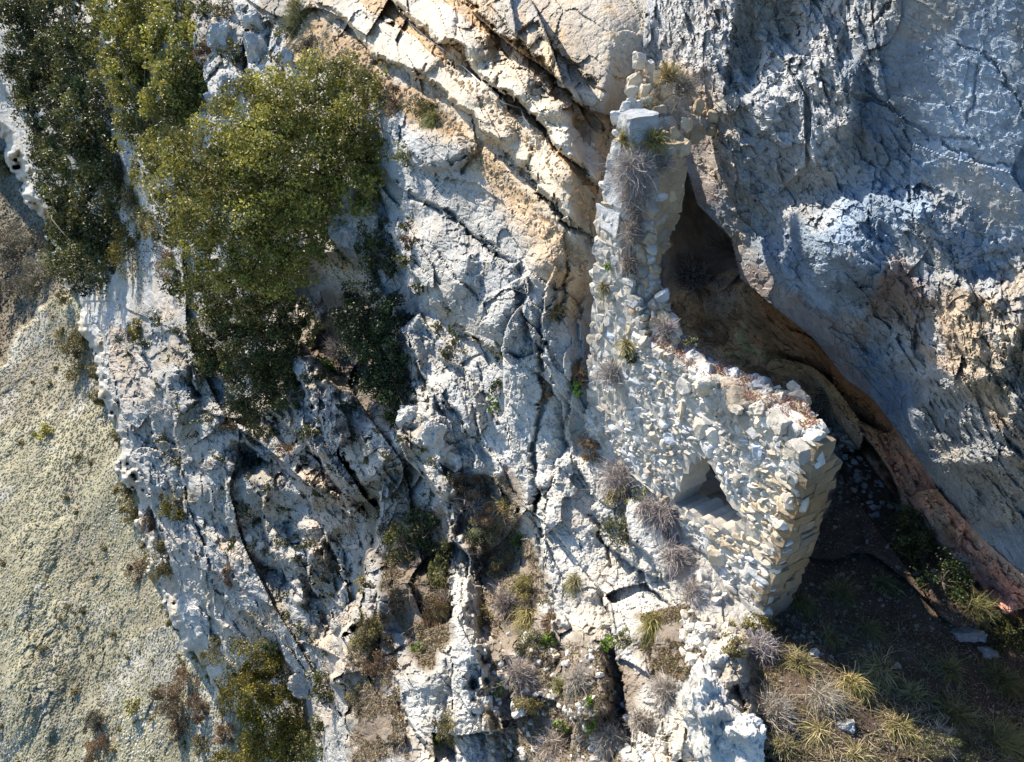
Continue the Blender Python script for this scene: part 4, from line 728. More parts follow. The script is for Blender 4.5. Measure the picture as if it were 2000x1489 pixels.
B = [(190, 300, 34, 60, 'shade', 'dark low bush on the shaded rock under the two top oaks'), (290, 330, 26, 44, 'oak', 'green bush joining the upright oak to the largest oak'), (300, 450, 26, 40, 'olive', 'olive scrub on the pale rock below the left edge of the largest oak'), (60, 210, 34, 44, 'shade', 'dark bush hanging from the left side of the corner oak'), (330, 520, 22, 30, 'brown', 'brown scrub on the pale rock left of the hanging oak'), (212, 200, 34, 60, 'shade', 'dark bush filling the gap between the two top oaks'), (232, 330, 30, 60, 'shade', 'dark bush between the left oaks and the largest oak'), (262, 400, 26, 40, 'olive', 'olive bush tucked at the left edge of the largest oak'), (235, 130, 26, 50, 'oak', 'green bush wedged between the corner oak and the upright oak'),
 # px, py, rx, ry, kind, label
 (258, 480, 32, 55, 'yellow', 'yellow-green bush standing out on the cliff rim below the tall upright oak'), (268, 648, 18, 20, 'yellow', 'small round yellow-green bush on the pale upper left face'),
 (205, 835, 26, 40, 'olive', 'olive bush on the cliff edge beside the grassy slope, upper of the rim pair'), (215, 905, 26, 40, 'oak', 'green bush on the cliff edge beside the grassy slope, lower of the rim pair'),
 (150, 690, 28, 42, 'olive', 'thin olive scrub where the hillside meets the pale cliff'), (170, 750, 24, 36, 'olive', 'low olive scrub just above the rim pair of bushes'), (135, 600, 20, 34, 'olive', 'narrow scrub on the first bend of the cliff edge'),
 (345, 985, 26, 38, 'yellow', 'yellow-green bush growing on a narrow rib in the middle of the left face'), (290, 1020, 16, 28, 'brown', 'reddish brown bush at the foot of the left face'), (318, 1090, 32, 38, 'olive', 'grey-green bush by the cliff foot, above the dark rock strip'),
 (270, 1115, 20, 26, 'brown', 'brown bare bush at the hill edge, first below the middle'), (302, 1155, 22, 24, 'oak', 'bright olive bush at the hill edge directly under the brown one'), (335, 1270, 18, 26, 'grey', 'dark grey bush at the hill edge near the lowest part of the cliff'),
 (265, 1160, 0, 0, '', ''), (420, 1270, 28, 22, 'olive', 'small olive bush in the dark strip above the yellow-green young oak'), (440, 1130, 14, 20, 'brown', 'tiny brown bush on the ribbed lower left face'), (350, 1020, 0, 0, '', ''),
 (345, 1360, 42, 40, 'brown', 'large round brown bare bush on the lower hillside'), (395, 1385, 22, 26, 'brown', 'brown bush touching the right side of the largest bare bush'), (350, 1420, 20, 24, 'brown', 'rounded brown bush just below the largest bare bush'),
 (185, 1410, 18, 26, 'grey', 'grey-brown bush in the lower hillside column, upper'), (188, 1460, 22, 26, 'brown', 'brown bush in the lower hillside column, lowest'), (260, 1383, 12, 16, 'oak', 'small green bush alone on the lower hillside'),
 (86, 848, 20, 16, 'oak', 'lone green bush with a clear shadow in the middle of the hillside'), (94, 828, 14, 12, 'brown', 'brown twiggy bush leaning over the lone green bush'), (152, 893, 8, 9, 'olive', 'tiny round bush on the hillside right of the lone green bush'), (160, 1195, 7, 8, 'olive', 'tiny green bush on the middle lower hillside'), (128, 1188, 6, 7, 'olive', 'tiniest olive bush on the middle lower hillside'),
 (390, 1455, 20, 14, 'olive', 'low olive bush near the bottom edge of the hillside'), (440, 1440, 24, 20, 'brown', 'brown scrub left of the yellow-green young oak'), (120, 650, 9, 12, 'olive', 'small dark bush on the upper hillside beside the cliff edge'), (100, 752, 8, 8, 'olive', 'tiny bush on the hillside above the lone green bush'),
 (75, 545, 42, 40, 'grey', 'big rounded grey bush behind the hillside crest'), (30, 480, 45, 40, 'grey', 'grey leafless thicket at the left edge above the crest'), (95, 470, 30, 34, 'grey', 'grey thicket between the left edge and the lower oak'), (20, 390, 30, 40, 'shade', 'dark bush at the far left under the distant cliff'), (12, 340, 25, 30, 'shade', 'dark distant treetop at the left edge'), (30, 570, 34, 28, 'grey', 'grey-brown brush on the far slope at the left edge'),
 (825, 215, 32, 22, 'olive', 'low green-grey shrub at the corner of the dirt path'), (650, 130, 36, 22, 'sage', 'grey-green shrub on the path edge above the main oak'), (700, 160, 36, 20, 'grey', 'dry grey shrub on the path edge right of the sage shrub'), (560, 70, 28, 20, 'sage', 'grey-green low shrub near the top by the pale blocks'), (600, 95, 28, 20, 'grey', 'dry shrub below the bright grass at the top'), (770, 200, 22, 26, 'brown', 'brown dead bush at the right tip of the main oak'),
 (790, 300, 22, 18, 'sage', 'small sage plant on the crack below the grey path block'), (395, 105, 22, 24, 'brown', 'brown dry bush hanging over the pale blocks at the top'), (440, 20, 34, 14, 'olive', 'olive scrub on top of the pale cracked blocks'), (455, 105, 18, 26, 'shade', 'dark shrub between the pale cracked blocks'), (395, 15, 18, 20, 'shade', 'dark shrub at the top edge right of the tall upright oak'),
 (590, 770, 20, 14, 'shade', 'dark tuft under the tip of the hanging oak'), (680, 795, 24, 14, 'ivy', 'flat bright green ivy patch on a shelf below the gully bush'), (610, 735, 24, 12, 'ivy', 'green ivy strip on the shelf under the hanging oak'), (630, 710, 26, 12, 'fresh', 'fresh green weeds on the shelf under the hanging oak'),
 (455, 830, 30, 12, 'brown', 'brown heath strip along the ledge of the left face'), (520, 845, 40, 14, 'shade', 'dark heath along the ledge of the middle left face'), (500, 905, 18, 12, 'shade', 'dark cushion plant between two pale blocks'), (560, 880, 26, 14, 'brown', 'brown cushion plant under the dark heath ledge'), (600, 850, 22, 14, 'shade', 'dark cushion right of the heath ledge'),
 (640, 1330, 36, 34, 'shade', 'dark bramble in the gully beside the yellow-green young oak'), (620, 1440, 40, 44, 'shade', 'dark brown bramble at the bottom of the gully'), (540, 1265, 24, 16, 'ivy', 'dark green bush on top of the young oak at the rock foot'), (594, 1334, 14, 12, 'fresh', 'small green plant on the jutting round boulder'),
 (825, 1040, 46, 40, 'ivy', 'dark green shrub filling the top of the shaded gully'), (860, 1120, 26, 56, 'shade', 'dark shrub along the shaded right wall of the gully'), (790, 1060, 34, 40, 'shade', 'dark heath on the left half of the gully'), (850, 1210, 26, 34, 'brown', 'brown heath in the lower gully'), (750, 1035, 14, 30, 'grey', 'grey wispy shrub left of the gully shrub'),
 (838, 1225, 10, 8, 'fresh', 'bright green weed low in the gully'), (820, 1265, 14, 12, 'fresh', 'green weed against the pale rock under the gully'), (910, 955, 40, 24, 'brown', 'brown heather on the central ledge below the rounded rocks'), (940, 1040, 26, 26, 'sage', 'round sage-green shrub on the central ledge'), (985, 1110, 30, 26, 'olive', 'olive shrub in the middle of the central plant strip'), (960, 1010, 34, 22, 'brown', 'brown heather above the round sage shrub'),
 (1010, 1055, 18, 14, 'fresh', 'bright green weed right of the sage shrub'), (1035, 1150, 26, 24, 'olive', 'olive broom shrub beside the pale rib'), (945, 1205, 22, 26, 'olive', 'green shrub on the left side of the central strip'), (1035, 1255, 28, 28, 'sage', 'rounded grey-green shrub below the straw tuft'), (1072, 1252, 15, 14, 'fresh', 'bright leafy plant beside the rounded grey-green shrub'), (1075, 1215, 22, 18, 'brown', 'brown dry shrub above the bright leafy plant'),
 (1180, 1258, 13, 16, 'fresh', 'bright spurge plant under the shaded notch'), (1218, 1245, 18, 18, 'sage', 'small grey-green plant right of the bright spurge'), (1150, 1375, 9, 14, 'fresh', 'upright bright weed on the lower white rock'), (1155, 1415, 10, 18, 'fresh', 'lower upright bright weed near the bottom'), (970, 1345, 13, 11, 'fresh', 'bright yellow-green plant low in the centre'), (1020, 1375, 30, 18, 'olive', 'spreading green plant at the bottom centre'), (1100, 1420, 16, 14, 'fresh', 'green leafy plant near the bottom centre edge'),
 (1130, 725, 18, 22, 'brown', 'reddish heather against the left corner of the ruin'), (1128, 755, 17, 20, 'fresh', 'bright green euphorbia against the left corner of the ruin'), (1062, 760, 16, 22, 'brown', 'small heather on the pale rock left of the euphorbia'), (1088, 612, 17, 18, 'olive', 'round brown-green cushion on the orange rock'), (968, 760, 12, 18, 'ivy', 'weed in the crack of the main face'), (965, 790, 12, 14, 'fresh', 'green weed lower in the crack of the main face'),
 (880, 680, 22, 26, 'shade', 'dark heath in the crack under the main slabs'), (975, 690, 20, 18, 'shade', 'dry plant in the recess under the rounded slabs'), (800, 470, 20, 16, 'brown', 'dry cushion on the shaded upper face'), (790, 510, 22, 18, 'shade', 'dark plants in the cleft of the upper face'), (700, 700, 0, 0, '', ''), (1222, 1032, 40, 34, 'sage', 'dense grey-green bush on the ledge left of the window'), (1205, 975, 22, 30, 'olive', 'dark green shrub above the dense grey-green bush'), (1250, 975, 26, 18, 'sage', 'low sage plant beside the window foot'),
 (1155, 875, 26, 24, 'brown', 'reddish brown dry bush at the ruin\'s left foot'), (1230, 555, 8, 8, 'sage', 'small plant in the rubble of the broken wall'), (1186, 522, 8, 7, 'fresh', 'tiny bright green plant growing from the corner stones'), (1232, 695, 12, 14, 'ivy', 'small green plant hanging on the wall beside the straw tuft'), (1350, 668, 14, 10, 'sage', 'small green plant on the wall top'),
 (1840, 1135, 50, 40, 'ivy', 'dark green leafy plant in the shade at the foot of the rock wall'), (1780, 1050, 45, 36, 'shade', 'dark bush in the shadow near the cave wall'), (1960, 1240, 40, 34, 'shade', 'dark bush at the right edge in the shade'), (1480, 1222, 32, 16, 'yellow', 'yellow-green plant right under the near corner of the ruin'), (1440, 1262, 28, 22, 'olive', 'low green plant left under the near corner of the ruin'), (1850, 1460, 60, 26, 'sage', 'low green herb patch at the bottom right'), (720, 1060, 0, 0, '', ''),
 (710, 1145, 16, 18, 'olive', 'small green plant on the outer white rib'), (720, 1240, 24, 34, 'olive', 'olive heath on the outer white rib'), (735, 1300, 24, 24, 'brown', 'brown heath low on the outer white rib'), (765, 1300, 14, 18, 'brown', 'small brown heath right of the rib heath'), (700, 1370, 26, 26, 'olive', 'green-brown plants at the bottom of the outer rib'), (880, 1420, 26, 34, 'olive', 'plants in the crevice at the bottom of the long rib'), (855, 1445, 12, 16, 'fresh', 'bright plant low in the rib crevice'), (455, 1490, 50, 24, 'yellow', 'yellow-green scrub on the bottom edge left of the young oak')]
for bx, by, rx, ry, kd, lb in B:
    if not kd: continue
    hl = bx < 520 and (lb.find('hillside') > 0 or lb.find('far slope') > 0 or lb.find('crest') > 0 or by > 1430 or lb.find('bare bush') > 0) and bx < 470
    leafy('weed' if kd == 'fresh' else 'bush', lb, 'plant' if kd in ('fresh', 'ivy', 'sage') else 'bush', bx, by, rx, ry, kd, .9, thick=.8, gap=.3, hill=hl, s=20 if (bx, by) == (770, 200) else None)
# small dark cushions in the pockets of the far face: nothing tells them apart
proto = leafy('cushion_plant', 'small dark cushion plant in a pocket of the far shaded rock face', 'plant', 620, 960, 12, 9, 'shade', .8, thick=.8, gap=.4, group='dark cushion plants on the far rock face'); ps = float(surf(620, 960) @ np.array([0, CP, -SP]))
CU = [(480, 930), (440, 905), (520, 960), (560, 1000), (585, 1040), (610, 1070), (640, 1060), (665, 1110), (600, 1130), (575, 1090), (545, 1060), (510, 1020), (470, 990), (430, 960), (400, 900), (380, 850), (410, 820), (470, 800), (540, 790), (590, 900), (640, 920), (680, 940), (655, 880), (620, 820), (690, 850), (730, 840),
      (535, 1120), (560, 1160), (600, 1190), (640, 1200), (655, 1160), (520, 1085), (490, 1070), (630, 1130), (580, 1220), (610, 1250), (640, 1280), (560, 1200), (450, 1060), (420, 1010), (370, 960), (340, 900), (320, 850), (350, 800), (300, 760), (330, 700), (370, 740), (420, 760), (290, 680), (260, 700), (230, 660), (310, 620), (350, 650), (400, 690),
      (820, 880), (850, 900), (790, 860), (760, 900), (800, 930), (840, 960), (770, 950), (720, 900), (700, 980), (740, 1000), (880, 940), (750, 430), (800, 450), (740, 480), (810, 520), (830, 560), (870, 600), (850, 640), (900, 690)]
for cx_, cy_ in CU:
    cx_ += G.uniform(-8, 8); cy_ += G.uniform(-8, 8); p_ = surf(cx_, cy_, .05); k_ = float(p_ @ np.array([0, CP, -SP])) / ps * G.uniform(.6, 1.35)
    r_ = proto.copy(); COL.objects.link(r_); r_.location = p_; r_.scale = (k_ * G.uniform(.8, 1.4), k_, k_ * G.uniform(.7, 1.1)); r_.rotation_euler = (0, 0, G.uniform(0, 6.28))
    for ch in list(proto.children): c_ = ch.copy(); COL.objects.link(c_); c_.parent = r_
proto = leafy('scrub_bush', 'tiny scrub bush dotted on the grassy hillside', 'bush', 150, 1000, 7, 7, 'olive', .8, thick=.8, gap=.4, group='tiny scrub bushes on the hillside', hill=True); ps = float(surf(150, 1000, 0, True) @ np.array([0, CP, -SP]))
for q_ in range(70):
    cx_, cy_ = G.uniform(-10, 420), G.uniform(600, 1490)
    if cx_ > np.interp(cy_, [600, 900, 1120, 1340, 1490], [120, 200, 270, 380, 430]): continue
    p_ = surf(cx_, cy_, .1, True); k_ = float(p_ @ np.array([0, CP, -SP])) / ps * G.uniform(.4, 1.1); r_ = proto.copy(); COL.objects.link(r_); r_.location = p_; r_.scale = (k_ * G.uniform(.8, 1.5), k_, k_); r_.rotation_euler = (0, 0, G.uniform(0, 6.28))
    for ch in list(proto.children): c_ = ch.copy(); COL.objects.link(c_); c_.parent = r_
proto = leafy('scrub_bush', 'ragged olive scrub bush on the line where the cliff meets the hillside', 'bush', 170, 660, 15, 20, 'olive', .9, thick=.8, gap=.4, group='ragged scrub bushes along the foot of the cliff', hill=True); ps = float(surf(170, 660, 0, True) @ np.array([0, CP, -SP]))
for cx_, cy_ in ((128, 585), (160, 630), (192, 740), (200, 785), (228, 860), (246, 960), (262, 1000), (285, 1065), (322, 1185), (345, 1225), (385, 1290), (410, 1330), (60, 400), (96, 470), (20, 330), (440, 1390)):
    p_ = surf(cx_, cy_, 1.0, True); k_ = float(p_ @ np.array([0, CP, -SP])) / ps * G.uniform(.6, 1.3); r_ = proto.copy(); COL.objects.link(r_); r_.location = p_; r_.scale = (k_ * G.uniform(.8, 1.3), k_, k_); r_.rotation_euler = (0, 0, G.uniform(0, 6.28))
    for ch in list(proto.children): c_ = ch.copy(); COL.objects.link(c_); c_.parent = r_
# ---- bare dry shrubs
PUR = (.31, .265, .265)
for px, py, r, cl_, lb in ((1240, 330, 52, (.33, .30, .30), 'large grey leafless shrub on the sloping broken wall, upper'), (1238, 385, 42, (.30, .26, .26), 'grey leafless shrub lower on the sloping broken wall'), (1235, 455, 34, (.26, .21, .18), 'brown leafless shrub halfway down the sloping broken wall'), (1330, 175, 34, (.34, .27, .20), 'tan dry shrub at the back of the rubble head'), (1255, 410, 34, (.24, .19, .16), 'brown dry shrub against the tan wall face'),
        (1290, 320, 30, (.34, .32, .32), 'pale dry shrub under the rubble head of the tall wall'), (1215, 940, 52, PUR, 'lilac-grey dry shrub left of the window, swept downward'), (1300, 1005, 42, PUR, 'round lilac-grey shrub under the window'), (1315, 1085, 46, PUR, 'lilac-grey shrub below the sill block'), (1265, 990, 34, PUR, 'small lilac shrub between the two round ones'),
        (1195, 735, 36, (.38, .36, .35), 'pale thin dry shrub lying on the face of the tall wall'), (1350, 1160, 34, (.32, .28, .27), 'dry shrub at the foot of the front wall'), (1230, 520, 34, (.22, .18, .16), 'dark dry shrub in the rubble above the straw tuft'), (1300, 650, 30, (.26, .21, .21), 'tangled dark shrub at the end of the wall top'), (1610, 775, 40, (.15, .11, .08), 'dark brown tangle behind the right end of the wall top'),
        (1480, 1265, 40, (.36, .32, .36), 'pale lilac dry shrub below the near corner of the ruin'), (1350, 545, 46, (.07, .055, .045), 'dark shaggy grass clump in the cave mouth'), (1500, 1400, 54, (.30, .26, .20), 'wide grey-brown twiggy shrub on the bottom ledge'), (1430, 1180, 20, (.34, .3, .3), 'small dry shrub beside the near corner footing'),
        (1600, 1360, 52, (.28, .24, .15), 'brown twiggy shrub in the sun under the long shadow'), (870, 1180, 30, (.22, .14, .08), 'rust-brown dry shrub in the gully'), (990, 1180, 34, (.26, .20, .17), 'brown leafless shrub in the central strip'), (930, 985, 36, (.22, .17, .14), 'dark leafless shrub on the central ledge'),
        (1010, 1320, 40, (.28, .23, .20), 'brown twig shrub below the rounded grey-green shrub'), (1130, 1330, 34, (.30, .27, .22), 'grey-brown twig shrub on the lower white rock'), (1190, 1440, 38, (.34, .28, .22), 'pale brown twig shrub near the bottom edge'), (1080, 1460, 40, (.32, .25, .19), 'brown twig shrub on the bottom edge, centre'), (670, 690, 36, (.17, .14, .13), 'leafless grey shrub left of the gully bush'),
        (1830, 1440, 40, (.40, .35, .26), 'straw-coloured twig shrub at the bottom right'), (1300, 1350, 34, (.34, .30, .26), 'dry shrub between the lower white rocks'), (1250, 1405, 30, (.33, .28, .23), 'small dry shrub left of the lower white boulders')):
    twiggy('dry_shrub', lb, 'shrub', px, py, r, cl_)
# ---- grass tufts
for px, py, r, cl_, lb in ((1218, 275, 30, (.34, .28, .09), 'yellow-green grass tuft on the tall broken wall, left of the pair'), (1275, 275, 28, (.32, .26, .09), 'yellow-green grass tuft on the tall broken wall, right of the pair'), (1255, 215, 26, (.38, .30, .17), 'dry straw tuft on the rubble head of the tall wall'), (1305, 155, 30, (.48, .36, .20), 'pale orange dry grass at the very top of the ruin'),
        (1225, 672, 24, (.42, .36, .17), 'pale straw tuft hanging on the tall wall beside the wall top'), (985, 990, 34, (.42, .33, .15), 'straw tuft drooping on the central ledge'), (1035, 1200, 30, (.46, .38, .18), 'round straw tuft in the middle of the central strip'), (1030, 1135, 28, (.28, .25, .08), 'olive grass tuft above the round straw tuft'), (1125, 1135, 24, (.42, .36, .20), 'pale grass tuft on the white rock slope'),
        (1275, 1215, 36, (.38, .33, .13), 'large yellowish grass tuft under the white slope'), (1425, 1222, 24, (.40, .33, .17), 'straw tuft left of the near corner'), (1095, 1345, 24, (.28, .27, .10), 'green-yellow tuft in the bottom plant strip'), (1660, 1335, 46, (.50, .40, .18), 'bright golden tuft in the sun at the bottom right'), (1600, 1430, 44, (.48, .40, .22), 'large pale tuft combed downward at the bottom'), (1750, 1420, 52, (.46, .38, .22), 'big straw clump at the bottom right of the sunlit ground'),
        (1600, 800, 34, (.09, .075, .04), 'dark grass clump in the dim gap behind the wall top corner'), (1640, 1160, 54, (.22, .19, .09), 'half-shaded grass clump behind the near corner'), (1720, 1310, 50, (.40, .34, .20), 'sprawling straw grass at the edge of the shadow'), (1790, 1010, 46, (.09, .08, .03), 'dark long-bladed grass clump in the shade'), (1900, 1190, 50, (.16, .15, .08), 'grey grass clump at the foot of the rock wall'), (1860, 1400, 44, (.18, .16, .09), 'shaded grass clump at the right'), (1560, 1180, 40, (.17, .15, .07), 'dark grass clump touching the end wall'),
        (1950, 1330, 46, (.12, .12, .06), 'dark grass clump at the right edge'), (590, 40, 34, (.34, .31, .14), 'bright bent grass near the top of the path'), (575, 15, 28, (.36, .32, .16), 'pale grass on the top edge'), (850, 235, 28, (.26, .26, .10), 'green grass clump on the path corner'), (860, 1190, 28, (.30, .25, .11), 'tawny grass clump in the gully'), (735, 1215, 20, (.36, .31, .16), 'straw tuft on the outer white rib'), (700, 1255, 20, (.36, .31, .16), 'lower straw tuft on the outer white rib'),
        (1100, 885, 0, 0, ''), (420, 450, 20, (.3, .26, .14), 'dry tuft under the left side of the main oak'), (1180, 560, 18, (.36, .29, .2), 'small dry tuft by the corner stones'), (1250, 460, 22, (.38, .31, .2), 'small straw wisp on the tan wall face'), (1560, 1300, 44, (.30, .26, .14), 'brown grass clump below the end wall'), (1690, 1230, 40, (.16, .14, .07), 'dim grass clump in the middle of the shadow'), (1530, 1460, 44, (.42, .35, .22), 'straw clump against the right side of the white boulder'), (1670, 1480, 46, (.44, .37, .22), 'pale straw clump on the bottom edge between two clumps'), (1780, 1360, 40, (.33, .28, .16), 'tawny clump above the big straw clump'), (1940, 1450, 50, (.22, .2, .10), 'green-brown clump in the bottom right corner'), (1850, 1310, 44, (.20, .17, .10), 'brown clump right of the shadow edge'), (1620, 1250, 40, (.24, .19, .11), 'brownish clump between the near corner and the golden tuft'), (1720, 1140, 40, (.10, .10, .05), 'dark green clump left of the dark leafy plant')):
    if r: tuft('grass_tuft', lb, 'grass', px, py, r, cl_)  # clumps behind the ruin carry its shadow in darker blade colours
# ---- loose boulders and the rope
def boulder(px, py, rx, ry, lb, colr=(.47, .46, .43), s=None, seed=1):
    P_ = surf(px, py); sd = P_ @ np.array([0, CP, -SP]); mpp = sd / FPX; rg = np.random.default_rng(seed)
    V, F = stone((rx * mpp * .85, ry * mpp * .85, (rx + ry) * .4 * mpp), np.stack([np.array([1, 0, 0]), np.array([0, SP, CP]), np.array([0, CP, -SP])], 1) @ rot_rand(rg, .25), P_ - rays(px, py) * mpp * (rx + ry) * .12, 5 if rx > 19 else 4, 10, rg, .06, .6, .95, 0); Vl = V - P_; V = V + unit(Vl) * (.12 * (rx + ry) * mpp * (fbm(Vl / (rx * mpp) + seed * 3.1, 6, 9, size=.8, gain=.62)))[:, None]
    o = mesh_obj('boulder', V, F, MR, None, np.tile(np.array(colr), (len(V), 1)) * (1 + .12 * vn(V * 3, 4))[:, None], False, P_); tag(o, lb, 'boulder'); return o
for i, a in enumerate(((690, 445, 40, 62, 'big smooth hanging boulder under the right end of the main oak', (.42, .39, .35)), (455, 172, 24, 26, 'square pale block below the cracked blocks at the top'), (428, 205, 26, 20, 'pale block half hidden by the main oak', (.45, .46, .48)), (432, 68, 26, 26, 'rounded pale block highest in the cracked group'), (497, 40, 18, 20, 'small square block at the top right of the cracked group'), (500, 95, 20, 30, 'tall squared block right of the rounded one'),
        (592, 1335, 22, 28, 'jutting rounded boulder at the foot of the far face', (.42, .38, .34)), (1388, 1395, 42, 85, 'long white boulder near the bottom, left of two'), (1440, 1440, 50, 60, 'white boulder near the bottom, right of two', (.56, .55, .52)), (1400, 1310, 20, 38, 'narrow white boulder above the bottom pair', (.55, .54, .5)), (560, 115, 16, 14, 'grey block behind the top of the main oak'), (655, 35, 18, 10, 'flat stone on the dirt path', (.40, .35, .28)), (945, 1375, 20, 22, 'squared white stone at the bottom of the long rib', (.55, .54, .5)), (1380, 1240, 20, 18, 'white stone beside the straw tuft of the near corner', (.56, .54, .5)),
        (800, 815, 26, 22, 'rounded rock wedged under the gully bush'), (850, 850, 22, 26, 'rounded rock right under the gully bush'), (1890, 1240, 34, 12, 'long flat pale slab lying in the shade at the right', (.34, .34, .34)), (1930, 1275, 18, 10, 'short flat slab next to the long one', (.34, .34, .34)), (1590, 1275, 9, 7, 'small white stone on the shaded soil', (.5, .5, .48)), (1655, 1420, 16, 12, 'white stone among the straw tufts', (.5, .5, .48)), (1750, 1300, 8, 7, 'small stone on the soil beside the sprawling grass', (.45, .4, .35)))):
    boulder(*a, seed=i + 40)
rp = [(765, -5), (778, 20), (800, 45), (838, 78), (868, 98), (905, 130), (935, 158), (960, 183), (985, 202), (1018, 212), (1022, 228), (1035, 246)]
pth = np.array([surf(x, y, .05) for x, y in rp]); t_ = np.linspace(0, len(rp) - 1, 70); pth = np.stack([np.interp(t_, range(len(rp)), pth[:, k]) for k in range(3)], 1)
V, F = tube(pth, np.full(70, .014), 6); o = mesh_obj('rope', V, F, MROPE, None, np.tile(C(.62, .60, .55), (len(V), 1)), True, pth[20]); tag(o, 'thin pale rope lying along the second rock ledge', 'rope')

# ================================================================== ground cover nobody could count
def scatter(pg, n, wob_=0):
    b = np.array(pg); x = []; y = []
    while len(x) < n:
        u = G.uniform(b[:, 0].min(), b[:, 0].max(), n); v = G.uniform(b[:, 1].min(), b[:, 1].max(), n); m = inpoly(u, v, pg); x += list(u[m]); y += list(v[m])
    return np.array(x[:n]), np.array(y[:n])
def cover(name, label, patches, mat=ML):
    bagc = Bag()
    for pg, n, sz, c1, c2, kind in patches:
        x, y = scatter(pg, n)
        if kind != 'any': q = np.stack([x / 30, y / 30, x * 0], 1); m = vn(q, 77) + .6 * vn(q * 2.6, 78) > -.15; x, y = x[m], y[m]; 
        if kind == 'patch': q = np.stack([x / 15, y / 11, x * 0], 1); m = vn(q, 79) + .5 * vn(q * 2.2, 80) > .38; x, y = x[m], y[m]
        p = surf(x, y); s_ = (p @ np.array([0, CP, -SP])); mpp = s_ / FPX
        if kind == 'twig': V, F = blades(p, G.normal(0, 1, (len(p), 3)) + UP * .4 - np.array([0, CP, -SP]) * .6, sz * mpp.mean(), 1.3 * mpp.mean(), .4, seg=3); bagc.add(V, F, percol(len(p), 8, c1, .25, alt=c2, palt=.4))
        else: V, F = leaves(p - rays(x, y) * (G.uniform(0, 6, len(p)) * s_ / FPX)[:, None], sz * mpp.mean(), np.tile(UP - np.array([0, CP, -SP]), (len(p), 1)), aspect=.6); bagc.add(V, F, percol(len(p), 4, c1, .3, alt=c2, palt=.4))
    o = bagc.build(name, mat); tag(o, label, 'ground cover', None, 'stuff')
STRIPS = [[(880, 930), (990, 930), (1050, 1090), (1090, 1240), (1060, 1290), (960, 1270), (930, 1130)], [(960, 1290), (1130, 1250), (1250, 1330), (1210, 1500), (990, 1500), (930, 1380)], [(1250, 1200), (1340, 1180), (1420, 1240), (1330, 1330), (1260, 1300)],
          [(770, 1010), (860, 1000), (878, 1250), (840, 1340), (790, 1240), (740, 1150)], [(690, 1180), (760, 1200), (800, 1480), (690, 1500), (670, 1350)], [(1450, 1240), (1560, 1300), (1600, 1490), (1430, 1500), (1480, 1400)]]
cover('dry_ground_cover', 'dry twigs, leaf litter and small heath covering the soil strips between the rocks',
      [(p_, 9000, 4.6, (.24, .17, .10), (.17, .16, .06), 'leaf') for k, p_ in enumerate(STRIPS)] + [(p_, 3200, 17, (.34, .27, .20), (.26, .20, .18), 'twig') for p_ in STRIPS]
      + [([(620, 560), (760, 600), (830, 830), (700, 830), (600, 700)], 3000, 4, (.10, .08, .05), (.06, .08, .03), 'leaf'), ([(260, 560), (380, 560), (460, 700), (560, 830), (620, 880), (420, 850), (330, 700)], 3500, 4, (.16, .14, .07), (.20, .14, .09), 'leaf'),
         ([(220, 380), (330, 420), (420, 560), (330, 580), (260, 560)], 2500, 4, (.16, .15, .06), (.2, .16, .1), 'leaf'), ([(240, 620), (400, 700), (560, 800), (740, 860), (880, 960), (870, 1010), (720, 1010), (680, 1150), (660, 1400), (560, 1330), (400, 1150), (300, 980)], 16000, 4.4, (.15, .10, .06), (.10, .10, .035), 'patch'), ([(740, 260), (900, 330), (1000, 500), (1040, 700), (990, 950), (880, 900), (760, 640)], 5000, 4.2, (.15, .11, .07), (.12, .12, .04), 'patch'), ([(1195, 300), (1260, 300), (1250, 600), (1190, 560)], 1800, 4, (.24, .19, .15), (.14, .13, .06), 'leaf')])
cover('shade_ground_cover', 'sparse grass and litter on the shade-toned soil behind the ruin', [([(1480, 1240), (1640, 1000), (1750, 1000), (1900, 1150), (2030, 1260), (2030, 1500), (1520, 1500)], 3800, 20, (.22, .18, .10), (.12, .12, .06), 'twig'), ([(1480, 1240), (1640, 940), (1750, 1000), (1900, 1150), (2030, 1260), (2030, 1500), (1520, 1500)], 5000, 3.6, (.22, .16, .12), (.30, .27, .22), 'any'),
      ([(1480, 1290), (1700, 1330), (2030, 1430), (2030, 1500), (1520, 1500)], 6500, 30, (.40, .33, .21), (.26, .22, .12), 'twig'), ([(1480, 1240), (1700, 1180), (1900, 1230), (2030, 1330), (2030, 1430), (1700, 1330), (1480, 1290)], 3000, 26, (.25, .21, .12), (.15, .14, .06), 'twig'), ([(560, 30), (640, 60), (780, 200), (850, 240), (700, 180), (600, 120)], 3800, 9, (.24, .22, .10), (.3, .24, .15), 'twig'), ([(760, 180), (850, 240), (1000, 380), (1050, 400), (950, 290), (850, 200)], 1500, 7, (.24, .20, .10), (.32, .24, .15), 'twig')])  # duller twigs in the half-lit ground: shade put into their colour
# pink stonecrop on the wall top
n = 9000; t = G.uniform(.15, 3.3, n); o_ = G.uniform(.05, 1, n) * (TH - .04) * np.minimum(1, .2 + t * 1.2); q = np.stack([t * 1.9, o_ * 2.5, t * 0], 1); m = vn(q, 91) > -.3; t, o_ = t[m], o_[m]
zt = np.interp(t, tp_[:, 0], tp_[:, 1]) + G.uniform(.03, .13, len(t)); pp = A0 + t[:, None] * DD + o_[:, None] * NI + zt[:, None] * UZ
V, F = leaves(pp, .026, np.tile(UP, (len(pp), 1)), aspect=.7); oo = mesh_obj('stonecrop', V, F, ML, None, percol(len(pp), 4, (.33, .15, .14), .25, alt=(.40, .30, .16), palt=.45)); tag(oo, 'pink and rust stonecrop carpet on top of the front wall', 'ground cover', None, 'stuff')
